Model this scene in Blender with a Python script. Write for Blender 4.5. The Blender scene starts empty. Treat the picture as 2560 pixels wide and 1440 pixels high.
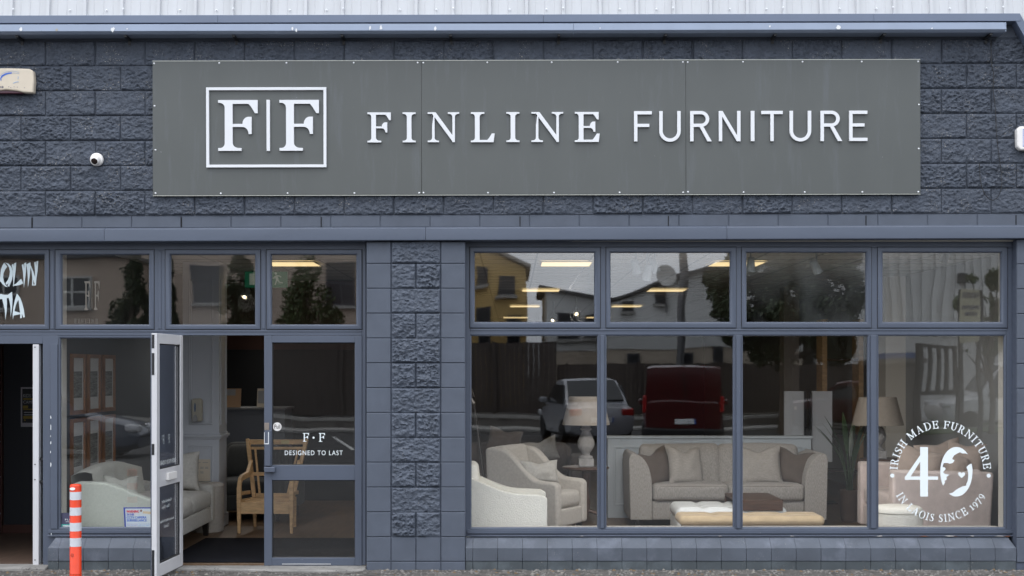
import bpy, bmesh, math, random
import numpy as np
from mathutils import Vector, Matrix, noise
from mathutils.geometry import delaunay_2d_cdt

R = math.radians
random.seed(7)
scene = bpy.context.scene
COL = scene.collection

# ---------------------------------------------------------------- camera
D, S, EYE = 12.93, 275.0, 1.8          # metres to the wall, photo pixels per metre on it, eye height
cam_d = bpy.data.cameras.new('camera')
cam = bpy.data.objects.new('camera', cam_d)
COL.objects.link(cam)
cam.location = (0, -D, EYE)
cam.rotation_euler = (R(90), 0, 0)
cam_d.lens, cam_d.sensor_width = 50, 36
cam_d.shift_y = 200 / 2560
cam_d.clip_start, cam_d.clip_end = 0.1, 2000
cam_d.dof.use_dof = True
cam_d.dof.focus_distance = D
cam_d.dof.aperture_fstop = 2.6
scene.camera = cam

# ---------------------------------------------------------------- world, sun, exposure
SUN_EL, SUN_AZ = R(64), R(205)          # azimuth clockwise from +Y: behind the camera, a little to the left
w = bpy.data.worlds.new('World')
scene.world = w
w.use_nodes = True
wn, wl = w.node_tree.nodes, w.node_tree.links
bg = wn['Background']
sky = wn.new('ShaderNodeTexSky')
sky.sky_type = 'NISHITA'
sky.sun_disc = False
sky.sun_elevation, sky.sun_rotation = SUN_EL, SUN_AZ
sky.air_density, sky.dust_density, sky.ozone_density = 1.0, 3.0, 1.2
hs = wn.new('ShaderNodeHueSaturation')
hs.inputs['Saturation'].default_value = 0.42
wl.new(sky.outputs[0], hs.inputs['Color'])
tc = wn.new('ShaderNodeTexCoord')
mp = wn.new('ShaderNodeMapping')
mp.inputs['Scale'].default_value = (1, 1, 3.2)
nz = wn.new('ShaderNodeTexNoise')
nz.inputs['Scale'].default_value = 2.2
nz.inputs['Detail'].default_value = 5
rmp = wn.new('ShaderNodeMapRange')
rmp.inputs['From Min'].default_value, rmp.inputs['From Max'].default_value = 0.35, 0.68
rmp.inputs['To Min'].default_value, rmp.inputs['To Max'].default_value = 0.82, 1.18
mul = wn.new('ShaderNodeVectorMath')
mul.operation = 'SCALE'
wl.new(tc.outputs['Generated'], mp.inputs[0])
wl.new(mp.outputs[0], nz.inputs['Vector'])
wl.new(nz.outputs[0], rmp.inputs[0])
mixc = wn.new('ShaderNodeMix')                          # a bright even cloud layer over the clear sky
mixc.data_type = 'RGBA'
mixc.inputs['Factor'].default_value = 0.8
mixc.inputs['B'].default_value = (9.9, 10.6, 11.7, 1)
wl.new(hs.outputs[0], mixc.inputs['A'])
wl.new(mixc.outputs['Result'], mul.inputs[0])
sep = wn.new('ShaderNodeSeparateXYZ')                   # overcast: brighter overhead than at the horizon
wl.new(tc.outputs['Generated'], sep.inputs[0])
zen = wn.new('ShaderNodeMapRange')
zen.inputs['To Min'].default_value, zen.inputs['To Max'].default_value = 1.12, 1.65
wl.new(sep.outputs['Z'], zen.inputs[0])
zm = wn.new('ShaderNodeMath')
zm.operation = 'MULTIPLY'
wl.new(zen.outputs[0], zm.inputs[0])
wl.new(rmp.outputs[0], zm.inputs[1])
wl.new(zm.outputs[0], mul.inputs['Scale'])
wl.new(mul.outputs[0], bg.inputs['Color'])
bg.inputs['Strength'].default_value = 0.15

sun_d = bpy.data.lights.new('sun', 'SUN')
sun_d.energy, sun_d.angle, sun_d.color = 0.7, R(30), (1.0, 0.97, 0.93)
sun = bpy.data.objects.new('sun', sun_d)
COL.objects.link(sun)
sun_dir = Vector((math.sin(SUN_AZ) * math.cos(SUN_EL), math.cos(SUN_AZ) * math.cos(SUN_EL), math.sin(SUN_EL)))
sun.rotation_euler = (-sun_dir).to_track_quat('-Z', 'Y').to_euler()

scene.view_settings.view_transform = 'Standard'
scene.view_settings.look = 'None'
scene.view_settings.exposure = 0.2
scene.view_settings.gamma = 1
scene.cycles.use_denoising = True
scene.cycles.max_bounces = 10
scene.cycles.transparent_max_bounces = 24
scene.cycles.sample_clamp_indirect = 6

# ---------------------------------------------------------------- helpers
def P(px, py, y=0.0):
    k = (D + y) / D
    return Vector(((px - 1280) / S * k, y, EYE + (920 - py) / S * k))
def PX(px, y=0.0): return (px - 1280) / S * (D + y) / D
def PZ(py, y=0.0): return EYE + (920 - py) / S * (D + y) / D
def RP(px, py, d):                      # a place in the street behind the camera, d metres out from the shop
    k = (D + d) / D
    return Vector(((px - 1280) / S * k, -d, EYE + (920 - py) / S * k))

class MB:
    def __init__(self):
        self.v, self.f, self.mi, self.m = [], [], [], 0
    def add(self, vs, fs):
        o = len(self.v)
        self.v.extend([tuple(p) for p in vs])
        for f in fs:
            self.f.append([i + o for i in f]); self.mi.append(self.m)
        return self
    def box(self, x0, x1, y0, y1, z0, z1):
        if x0 > x1: x0, x1 = x1, x0
        if y0 > y1: y0, y1 = y1, y0
        if z0 > z1: z0, z1 = z1, z0
        return self.add([(x0,y0,z0),(x1,y0,z0),(x1,y1,z0),(x0,y1,z0),(x0,y0,z1),(x1,y0,z1),(x1,y1,z1),(x0,y1,z1)],
            [(0,3,2,1),(4,5,6,7),(0,1,5,4),(1,2,6,5),(2,3,7,6),(3,0,4,7)])
    def cbox(self, c, s, M=None):
        n = len(self.v)
        self.box(c[0]-s[0]/2, c[0]+s[0]/2, c[1]-s[1]/2, c[1]+s[1]/2, c[2]-s[2]/2, c[2]+s[2]/2)
        if M is not None:
            for i in range(n, len(self.v)): self.v[i] = tuple(M @ Vector(self.v[i]))
        return self
    def pbox(self, px0, px1, py0, py1, y0, y1):   # the front face (at y0) spans these photo pixels
        return self.box(PX(px0,y0), PX(px1,y0), y0, y1, PZ(py1,y0), PZ(py0,y0))
    def prism(self, poly, a0, a1, axis='y'):
        n = len(poly)
        f = {'y': lambda u,v,a: (u,a,v), 'x': lambda u,v,a: (a,u,v), 'z': lambda u,v,a: (u,v,a)}[axis]
        vs = [f(u,v,a0) for u,v in poly] + [f(u,v,a1) for u,v in poly]
        fs = [tuple(range(n)), tuple(range(2*n-1, n-1, -1))]
        fs += [(i, i+n, (i+1) % n + n, (i+1) % n) for i in range(n)]
        return self.add(vs, fs)
    def bar(self, a, b, w, h, up=(0,0,1), w2=None, h2=None):
        a, b = Vector(a), Vector(b); d = (b-a).normalized(); u = Vector(up)
        s = d.cross(u)
        if s.length < 1e-4: s = d.cross(Vector((1,0,0)))
        s.normalize(); u = s.cross(d)
        w2 = w if w2 is None else w2; h2 = h if h2 is None else h2
        vs = [p + s*i*ww/2 + u*j*hh/2 for p, ww, hh in ((a,w,h),(b,w2,h2)) for i,j in ((-1,-1),(1,-1),(1,1),(-1,1))]
        return self.add(vs, [(0,3,2,1),(4,5,6,7),(0,1,5,4),(1,2,6,5),(2,3,7,6),(3,0,4,7)])
    def tube(self, pts, r, n=8, cap=True):
        pts = [Vector(p) for p in pts]; m = len(pts)
        rs = r if isinstance(r, (list, tuple)) else [r]*m
        vs, fs = [], []
        ref = None
        for i, p in enumerate(pts):
            d = (pts[min(i+1,m-1)] - pts[max(i-1,0)]).normalized()
            if ref is None: ref = d.orthogonal().normalized()
            s = (ref - d*ref.dot(d)).normalized(); ref = s; t = d.cross(s)
            vs += [p + (s*math.cos(2*math.pi*k/n) + t*math.sin(2*math.pi*k/n))*rs[i] for k in range(n)]
        for i in range(m-1):
            for k in range(n):
                fs.append((i*n+k, i*n+(k+1)%n, (i+1)*n+(k+1)%n, (i+1)*n+k))
        if cap: fs += [tuple(range(n-1,-1,-1)), tuple((m-1)*n+k for k in range(n))]
        return self.add(vs, fs)
    def lathe(self, prof, c=(0,0,0), n=24, M=None):
        vs, fs = [], []
        for r, z in prof:
            vs += [(c[0]+r*math.cos(2*math.pi*k/n), c[1]+r*math.sin(2*math.pi*k/n), c[2]+z) for k in range(n)]
        m = len(prof)
        for i in range(m-1):
            for k in range(n): fs.append((i*n+k, i*n+(k+1)%n, (i+1)*n+(k+1)%n, (i+1)*n+k))
        fs += [tuple(range(n-1,-1,-1)), tuple((m-1)*n+k for k in range(n))]
        if M is not None: vs = [M @ Vector(p) for p in vs]
        return self.add(vs, fs)
    def loopframe(self, x0, x1, z0, z1, prof, y=0.0, back=None):   # mitred picture-frame from an (inset, depth) profile
        vs, fs = [], []
        for t, yy in prof:
            vs += [(x0+t,y+yy,z0+t),(x1-t,y+yy,z0+t),(x1-t,y+yy,z1-t),(x0+t,y+yy,z1-t)]
        for i in range(len(prof)-1):
            for k in range(4): fs.append((i*4+k, i*4+(k+1)%4, (i+1)*4+(k+1)%4, (i+1)*4+k))
        return self.add(vs, fs)
    def softbox(self, c, s, r=0.05, m=6, puff=(0,0,0), nz=0.0, M=None, seed=0):
        h = [a/2 for a in s]; r = min(r, min(h)*0.98)
        ax = []
        for a in h:
            q = np.concatenate([np.linspace(-a,-a+r,4), np.linspace(-a+r,a-r,m)[1:-1], np.linspace(a-r,a,4)]); ax.append(q)
        for d in range(3):
            u, v = (d+1)%3, (d+2)%3
            for sg in (-1, 1):
                vs, fs = [], []
                for a in ax[u]:
                    for b in ax[v]:
                        p = [0,0,0]; p[d] = sg*h[d]; p[u] = a; p[v] = b
                        q = [max(-h[i]+r, min(h[i]-r, p[i])) for i in range(3)]
                        e = Vector([p[i]-q[i] for i in range(3)])
                        if e.length > 1e-9: e = e.normalized()*r
                        o = Vector(q) + e
                        n0, n1, n2 = o[0]/h[0], o[1]/h[1], o[2]/h[2]
                        o = Vector((o[0] + puff[0]*n0*(1-n1*n1)*(1-n2*n2), o[1] + puff[1]*n1*(1-n0*n0)*(1-n2*n2), o[2] + puff[2]*n2*(1-n0*n0)*(1-n1*n1)))
                        if nz:
                            o += noise.noise_vector(o*5 + Vector((seed*3.1,seed*1.7,0)))*nz
                        o += Vector(c) if M is None else Vector((0,0,0))
                        if M is not None: o = Vector(c) + M @ o
                        vs.append(o)
                nu, nv = len(ax[u]), len(ax[v])
                for i in range(nu-1):
                    for j in range(nv-1):
                        q = (i*nv+j, (i+1)*nv+j, (i+1)*nv+j+1, i*nv+j+1)
                        fs.append(q if sg > 0 else q[::-1])
                self.add(vs, fs)
        return self
    def pillow(self, w, h, t, M, chop=0.0, seed=0, n=15, ear=0.07):
        for sg in (-1, 1):
            vs, fs = [], []
            for i in range(n):
                for j in range(n):
                    u, v = -1+2*i/(n-1), -1+2*j/(n-1)
                    x = w/2*u*(1-ear*(1-v*v)*abs(u)); z = h/2*v*(1-ear*(1-u*u)*abs(v))
                    z -= chop*math.exp(-(u/.38)**2)*max(0, v)**1.5
                    th = t/2*((1-u**2)*(1-v**2))**.42
                    th *= 1 - .35*(chop > 0)*math.exp(-(u/.3)**2)*max(0, v)
                    th += noise.noise(Vector((u*2.4+seed, v*2.4, sg*3+seed)))*.022*((1-u**2)*(1-v**2))**.3
                    vs.append(M @ Vector((x, sg*th, z)))
            for i in range(n-1):
                for j in range(n-1):
                    q = (i*n+j, (i+1)*n+j, (i+1)*n+j+1, i*n+j+1)
                    fs.append(q if sg < 0 else q[::-1])
            self.add(vs, fs)
        return self
    def build(self, name, mat, parent=None, smooth=None, bevel=0, seg=2, weld=False, shear=0.0, sub=0):
        me = bpy.data.meshes.new(name)
        vs = self.v if not shear else [(a, b, c + shear*a) for a, b, c in self.v]
        me.from_pydata(vs, [], self.f)
        mats = mat if isinstance(mat, (list, tuple)) else [mat]
        for m in mats: me.materials.append(m)
        if len(mats) > 1: me.polygons.foreach_set('material_index', self.mi)
        bm = bmesh.new(); bm.from_mesh(me)
        if weld: bmesh.ops.remove_doubles(bm, verts=bm.verts, dist=1e-4)
        bmesh.ops.recalc_face_normals(bm, faces=bm.faces)
        bm.to_mesh(me); bm.free()
        me.update()
        if smooth is not None:
            me.polygons.foreach_set('use_smooth', [True]*len(me.polygons))
            me.set_sharp_from_angle(angle=R(smooth))
        o = bpy.data.objects.new(name, me)
        COL.objects.link(o)
        if parent: o.parent = parent
        if bevel:
            b = o.modifiers.new('bevel', 'BEVEL'); b.width = bevel; b.segments = seg; b.limit_method = 'ANGLE'; b.angle_limit = R(35)
            b.harden_normals = False
            if smooth is None:
                me.polygons.foreach_set('use_smooth', [True]*len(me.polygons)); me.set_sharp_from_angle(angle=R(60 if seg < 3 else 80))
        if sub:
            b = o.modifiers.new('sub', 'SUBSURF'); b.levels = b.render_levels = sub
        return o

def thing(name, label, cat, loc=(0,0,0), rz=0, group=None):
    o = bpy.data.objects.new(name, None)
    COL.objects.link(o)
    o.location = loc; o.rotation_euler = (0, 0, rz)
    o['label'] = label; o['category'] = cat
    if group: o['group'] = group
    o.empty_display_size = .1
    return o
def tag(o, label, cat, group=None):
    o['label'] = label; o['category'] = cat
    if group: o['group'] = group
    return o
def struct(o, kind='structure'):
    o['kind'] = kind
    return o
def shape(o, label):
    o['label'] = label
    return o

# ---------------------------------------------------------------- materials
def sr(*c):                              # sRGB 0-255 -> linear
    return tuple(((x/255)/12.92 if x/255 < .04045 else ((x/255+.055)/1.055)**2.4) for x in c)
def mat(name, col, rough=.6, metal=0.0, var=0.0, vs=3.0, bump=0.0, bs=60.0, spec=.5, stretch=(1,1,1), speck=None, emit=None,
        voro=0.0, var2=None, coat=0.0, sheen=0.0, trans=0.0):
    m = bpy.data.materials.new(name); m.use_nodes = True
    n, l = m.node_tree.nodes, m.node_tree.links
    b = n['Principled BSDF']
    b.inputs['Roughness'].default_value = rough; b.inputs['Metallic'].default_value = metal
    b.inputs['Specular IOR Level'].default_value = spec
    b.inputs['Coat Weight'].default_value = coat
    b.inputs['Sheen Weight'].default_value = sheen
    b.inputs['Transmission Weight'].default_value = trans
    b.inputs['Base Color'].default_value = (*col, 1)
    if emit:
        b.inputs['Emission Color'].default_value = (*emit[0], 1); b.inputs['Emission Strength'].default_value = emit[1]
    if not (var or bump or speck or voro or var2): return m
    t = n.new('ShaderNodeTexCoord'); mp = n.new('ShaderNodeMapping'); mp.inputs['Scale'].default_value = stretch
    l.new(t.outputs['Object'], mp.inputs[0])
    out = None
    if var:
        a = n.new('ShaderNodeTexNoise'); a.inputs['Scale'].default_value = vs; a.inputs['Detail'].default_value = 6; a.inputs['Roughness'].default_value = .6
        l.new(mp.outputs[0], a.inputs['Vector'])
        r_ = n.new('ShaderNodeMapRange'); r_.inputs['From Min'].default_value = .3; r_.inputs['From Max'].default_value = .7
        r_.inputs['To Min'].default_value = 1-var; r_.inputs['To Max'].default_value = 1+var
        l.new(a.outputs[0], r_.inputs[0])
        c = n.new('ShaderNodeVectorMath'); c.operation = 'SCALE'; c.inputs[0].default_value = col
        l.new(r_.outputs[0], c.inputs['Scale']); out = c.outputs[0]
    def mixin(mask, colour, out):
        x = n.new('ShaderNodeMix'); x.data_type = 'RGBA'
        l.new(mask, x.inputs['Factor'])
        if out is None: x.inputs['A'].default_value = (*col, 1)
        else: l.new(out, x.inputs['A'])
        x.inputs['B'].default_value = (*colour, 1)
        return x.outputs['Result']
    if var2:                             # (colour, scale, threshold, softness, amount[, stretch]) : stains with a shape of their own
        for q in (var2 if isinstance(var2, list) else [var2]):
            a = n.new('ShaderNodeTexNoise'); a.inputs['Scale'].default_value = q[1]; a.inputs['Detail'].default_value = 7; a.inputs['Roughness'].default_value = .65
            mq = n.new('ShaderNodeMapping'); mq.inputs['Location'].default_value = (q[1]*.37, 3.1, 1.7)
            if len(q) > 5: mq.inputs['Scale'].default_value = q[5]
            l.new(t.outputs['Object'], mq.inputs[0]); l.new(mq.outputs[0], a.inputs['Vector'])
            r_ = n.new('ShaderNodeMapRange'); r_.inputs['From Min'].default_value = q[2]; r_.inputs['From Max'].default_value = q[2]+q[3]
            r_.inputs['To Max'].default_value = q[4]
            l.new(a.outputs[0], r_.inputs[0]); out = mixin(r_.outputs[0], q[0], out)
    if speck:                            # (colour, fine scale, threshold, patch threshold)
        a = n.new('ShaderNodeTexNoise'); a.inputs['Scale'].default_value = speck[1]; a.inputs['Detail'].default_value = 2
        a2 = n.new('ShaderNodeTexNoise'); a2.inputs['Scale'].default_value = speck[1]*.045; a2.inputs['Detail'].default_value = 3
        l.new(t.outputs['Object'], a.inputs['Vector']); l.new(t.outputs['Object'], a2.inputs['Vector'])
        g = n.new('ShaderNodeMapRange'); g.inputs['From Min'].default_value = speck[2]; g.inputs['From Max'].default_value = speck[2]+.03
        g2 = n.new('ShaderNodeMapRange'); g2.inputs['From Min'].default_value = speck[3]; g2.inputs['From Max'].default_value = speck[3]+.1
        l.new(a.outputs[0], g.inputs[0]); l.new(a2.outputs[0], g2.inputs[0])
        k = n.new('ShaderNodeMath'); k.operation = 'MULTIPLY'; l.new(g.outputs[0], k.inputs[0]); l.new(g2.outputs[0], k.inputs[1])
        out = mixin(k.outputs[0], speck[0], out)
    if out is not None: l.new(out, b.inputs['Base Color'])
    if bump or voro:
        hgt = None
        if voro:
            a = n.new('ShaderNodeTexVoronoi'); a.inputs['Scale'].default_value = bs
            l.new(mp.outputs[0], a.inputs['Vector']); hgt = a.outputs['Distance']
        else:
            a = n.new('ShaderNodeTexNoise'); a.inputs['Scale'].default_value = bs; a.inputs['Detail'].default_value = 4
            l.new(mp.outputs[0], a.inputs['Vector']); hgt = a.outputs[0]
        u = n.new('ShaderNodeBump'); u.inputs['Strength'].default_value = bump or voro; u.inputs['Distance'].default_value = .01
        l.new(hgt, u.inputs['Height']); l.new(u.outputs[0], b.inputs['Normal'])
    return m
def glass_mat(name, boost=1.7, tint=(1,1,1), wave=0.0, grime=0.0):
    m = bpy.data.materials.new(name); m.use_nodes = True
    n, l = m.node_tree.nodes, m.node_tree.links
    n.remove(n['Principled BSDF'])
    g = n.new('ShaderNodeNewGeometry'); d = n.new('ShaderNodeVectorMath'); d.operation = 'DOT_PRODUCT'
    l.new(g.outputs['Normal'], d.inputs[0]); l.new(g.outputs['Incoming'], d.inputs[1])
    def math_(op, a, b=None):
        x = n.new('ShaderNodeMath'); x.operation = op
        for i, q in enumerate((a, b)):
            if q is None: continue
            if isinstance(q, (int, float)): x.inputs[i].default_value = q
            else: l.new(q, x.inputs[i])
        return x.outputs[0]
    c = math_('ABSOLUTE', d.outputs['Value'])
    f = math_('ADD', math_('MULTIPLY', math_('POWER', math_('SUBTRACT', 1.0, c), 5.0), .957), .043)
    f = math_('MINIMUM', math_('MULTIPLY', f, boost), 1.0)
    t = n.new('ShaderNodeBsdfTransparent'); t.inputs[0].default_value = (*tint, 1)
    s = n.new('ShaderNodeBsdfGlossy'); s.inputs['Roughness'].default_value = 0.0
    if wave:
        tcx = n.new('ShaderNodeTexCoord'); a = n.new('ShaderNodeTexNoise'); a.inputs['Scale'].default_value = 1.1; a.inputs['Detail'].default_value = 1
        u = n.new('ShaderNodeBump'); u.inputs['Strength'].default_value = wave; u.inputs['Distance'].default_value = .01
        l.new(tcx.outputs['Object'], a.inputs['Vector']); l.new(a.outputs[0], u.inputs['Height']); l.new(u.outputs[0], s.inputs['Normal'])
    x = n.new('ShaderNodeMixShader'); l.new(f, x.inputs[0]); l.new(t.outputs[0], x.inputs[1]); l.new(s.outputs[0], x.inputs[2])
    res = x.outputs[0]
    if grime:
        df = n.new('ShaderNodeBsdfDiffuse'); df.inputs[0].default_value = (.5,.52,.52,1)
        tcx = n.new('ShaderNodeTexCoord'); mp = n.new('ShaderNodeMapping'); mp.inputs['Scale'].default_value = (3,1,2.0)
        a = n.new('ShaderNodeTexNoise'); a.inputs['Scale'].default_value = 1.0; a.inputs['Detail'].default_value = 4
        l.new(tcx.outputs['Object'], mp.inputs[0]); l.new(mp.outputs[0], a.inputs['Vector'])
        r_ = n.new('ShaderNodeMapRange'); r_.inputs['From Min'].default_value = .35; r_.inputs['From Max'].default_value = .75; r_.inputs['To Max'].default_value = grime
        l.new(a.outputs[0], r_.inputs[0])
        y = n.new('ShaderNodeMixShader'); l.new(r_.outputs[0], y.inputs[0]); l.new(res, y.inputs[1]); l.new(df.outputs[0], y.inputs[2]); res = y.outputs[0]
    l.new(res, n['Material Output'].inputs[0])
    return m

CHIP = (.36, .33, .29)
M = {}
M['rough'] = mat('rough_block_paint', (.058,.069,.092), .65, var=.2, vs=9, bump=1.0, bs=90, speck=(CHIP, 95, .645, .51))
M['smooth'] = mat('smooth_block_paint', (.075,.088,.116), .6, var=.1, vs=5, bump=.35, bs=240, speck=(CHIP, 150, .72, .62))
M['plinth'] = mat('plinth_block_paint', (.072,.083,.104), .55, var=.16, vs=4, bump=.3, bs=200, speck=(CHIP, 120, .68, .55),
    var2=((.21,.225,.28), 3.2, .52, .2, .4))
M['plinth_low'] = mat('weathered_plinth_paint', (.050,.060,.067), .6, var=.16, vs=4, bump=.3, bs=200, speck=(CHIP, 120, .68, .53),
    var2=((.11,.13,.145), 2.6, .5, .16, .6))
M['rough_pier'] = mat('rough_pier_paint', (.071,.084,.111), .62, var=.16, vs=9, bump=.8, bs=90, speck=(CHIP, 95, .68, .58))
M['mortar'] = mat('painted_mortar', (0.0625,0.0750,0.1063), .75, var=.15, vs=20)
M['joint'] = mat('movement_joint', (.008,.008,.01), .9)
M['frame'] = mat('frame_paint', (.074,.088,.121), .42, var=.05, vs=3, speck=((.5,.5,.52), 110, .71, .6))
M['lintel'] = mat('lintel_metal', (.081,.097,.133), .42, var=.07, vs=2.5, stretch=(.6,1,3), speck=((.5,.5,.52), 120, .74, .66))
M['gutter'] = mat('gutter_metal', (.215,.255,.335), .38, var=.06, vs=3, var2=[((.62,.63,.62), 13, .71, .02, .8, (1,1,.35)), ((.09,.09,.09), 30, .7, .03, .7)])
M['flash'] = mat('flashing_metal', (.118,.145,.205), .4, var=.05, vs=2, var2=[((.62,.63,.62), 14, .735, .02, .7, (1,1,.4))])
M['clad'] = mat('white_cladding', (.50,.505,.515), .38, var=.05, vs=3, stretch=(3,1,.5))
M['sign'] = mat('sign_panel_paint', (.082,.087,.083), .36, var=.05, vs=2.5, stretch=(1,1,.5), speck=((.6,.6,.6), 45, .755, .5), var2=((.125,.135,.15), 2.2, .55, .2, .4, (5,1,.6)))
M['letter'] = mat('white_acrylic', (.70,.705,.72), .35)
M['vinyl'] = mat('white_vinyl', (0.7544,0.8004,0.8096), .5)
M['vinyl_pale'] = mat('pale_blue_vinyl', (.56,.63,.65), .5)
M['rim'] = mat('bare_edge', (.5,.5,.45), .4, metal=.6)
M['screw'] = mat('steel_screw', (.75,.75,.76), .3, metal=.7)
M['white_door'] = mat('white_door_paint', (0.5580,0.5490,0.5580), .35, var=.05, vs=4, speck=((.25,.25,.26), 90, .7, .6))
M['black'] = mat('black_plastic', (.012,.012,.014), .45)
M['gasket'] = mat('black_gasket', (.01,.01,.012), .6)
M['glass'] = glass_mat('window_glass', 2.7, wave=.2)
M['glass_low'] = glass_mat('shop_window_glass', 1.9, wave=.2)
M['glass_fog'] = glass_mat('misted_window_glass', 2.5, wave=.2, grime=.06)
M['cream_plastic'] = mat('cream_plastic', (0.5940,0.5130,0.4050), .45, var=.06, vs=6)
M['white_plastic'] = mat('white_plastic', (.76,.73,.70), .4, var=.03, vs=6)
M['blue_ink'] = mat('blue_ink', (.03,.12,.5), .5)
M['pale_ink'] = mat('faded_blue_ink', (.32,.42,.58), .5)
M['navy_ink'] = mat('navy_ink', (.05,.05,.12), .5)
M['red_ink'] = mat('red_ink', (.55,.02,.06), .5)
M['white_ink'] = mat('white_ink', (.8,.82,.82), .5)
M['yellow_ink'] = mat('yellow_ink', (.5,.33,.03), .5)
M['teal_ink'] = mat('teal_ink', (.05,.4,.36), .5)
M['grey_ink'] = mat('grey_ink', (.3,.3,.3), .5)
M['paper'] = mat('cream_paper', (.62,.54,.43), .7)

# ---------------------------------------------------------------- flat lettering: union of outlines, cut and extruded
def ccw(p):
    a = sum(p[i][0]*p[(i+1)%len(p)][1]-p[(i+1)%len(p)][0]*p[i][1] for i in range(len(p)))
    return p if a > 0 else p[::-1]
def union(solids, holes=(), xf=None):
    vs, fs = [], []
    for p in list(solids)+list(holes):
        p = ccw([tuple(q) for q in p]); fs.append(list(range(len(vs), len(vs)+len(p)))); vs += [Vector(q) for q in p]
    r = delaunay_2d_cdt(vs, [], fs, 1, 1e-5)
    ns = len(solids)
    keep = [t for t, o in zip(r[2], r[5]) if any(i < ns for i in o) and not any(i >= ns for i in o)]
    return [tuple(v) for v in r[0]], keep
def extrude(mb, vf, y0, y1, xf=lambda u, v: (u, v)):     # front at y0, back at y1
    vs, tris = vf
    q = [xf(u, v) for u, v in vs]; n = len(q)
    cnt = {}
    for t in tris:
        for i in range(len(t)):
            a, b = t[i], t[(i+1)%len(t)]
            cnt[(a,b)] = 1
    fs = [tuple(t) for t in tris] + [tuple(i+n for i in reversed(t)) for t in tris]
    fs += [(a, a+n, b+n, b) for a, b in cnt if (b,a) not in cnt]
    used = sorted({i for f in fs for i in f}); ix = {o: i for i, o in enumerate(used)}
    allv = [(u, y0, v) for u, v in q] + [(u, y1, v) for u, v in q]
    return mb.add([allv[i] for i in used], [tuple(ix[i] for i in f) for f in fs])
def rect(x0, y0, x1, y1): return [(x0,y0),(x1,y0),(x1,y1),(x0,y1)]
def arc(cx, cy, rx, ry, a0, a1, n=14): return [(cx+rx*math.cos(R(a0+(a1-a0)*i/n)), cy+ry*math.sin(R(a0+(a1-a0)*i/n))) for i in range(n+1)]
def ring(cx, cy, rx, ry, tx, ty, a0, a1, n=16):
    return arc(cx,cy,rx,ry,a0,a1,n) + arc(cx,cy,rx-tx,ry-ty,a1,a0,n)
def stroke(pts, wd):
    m = len(pts); wd = wd if isinstance(wd, (list, tuple)) else [wd]*m
    L, Rr = [], []
    for i in range(m):
        a, b = pts[max(i-1,0)], pts[min(i+1,m-1)]
        dx, dy = b[0]-a[0], b[1]-a[1]; q = math.hypot(dx, dy) or 1
        L.append((pts[i][0]-dy/q*wd[i]/2, pts[i][1]+dx/q*wd[i]/2)); Rr.append((pts[i][0]+dy/q*wd[i]/2, pts[i][1]-dx/q*wd[i]/2))
    return L + Rr[::-1]
def serif(x0, x1, l, r, base, up, t=.055, b=.10):       # slab serif with brackets under/over a stem x0..x1, reaching l and r
    s = 1 if up else -1
    p = [(l, base), (r, base), (r, base+s*t)]
    for i in range(7):
        a = R(90*i/6); p.append((x1+(r-x1)*.72*(1-math.sin(a)), base+s*(t+b*(1-math.cos(a)))))
    for i in range(7):
        a = R(90*(1-i/6)); p.append((x0-(x0-l)*.72*(1-math.sin(a)), base+s*(t+b*(1-math.cos(a)))))
    p.append((l, base+s*t))
    return p
def beak(x0, x1, y, t, drop, w_, up=False):             # horizontal arm y..y+t from x0 to x1 ending in a curved beak
    s = 1 if up else -1
    p = [(x0, y), (x1, y), (x1+(.035 if up else 0), y+s*drop), (x1-w_*.42, y+s*drop)] if False else [(x0, y), (x1, y), (x1+(.03*drop/.25 if up else 0), y+s*drop), (x1-w_*.38+(.03*drop/.25 if up else 0), y+s*drop)]
    for i in range(9):
        a = R(90*i/8); p.append((x1-w_*.38-w_*math.sin(a)*.95, y+s*(t+(drop-t)*(1-math.sin(a))**1.3)))
    p.append((x0, y+s*t))
    return p
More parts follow.
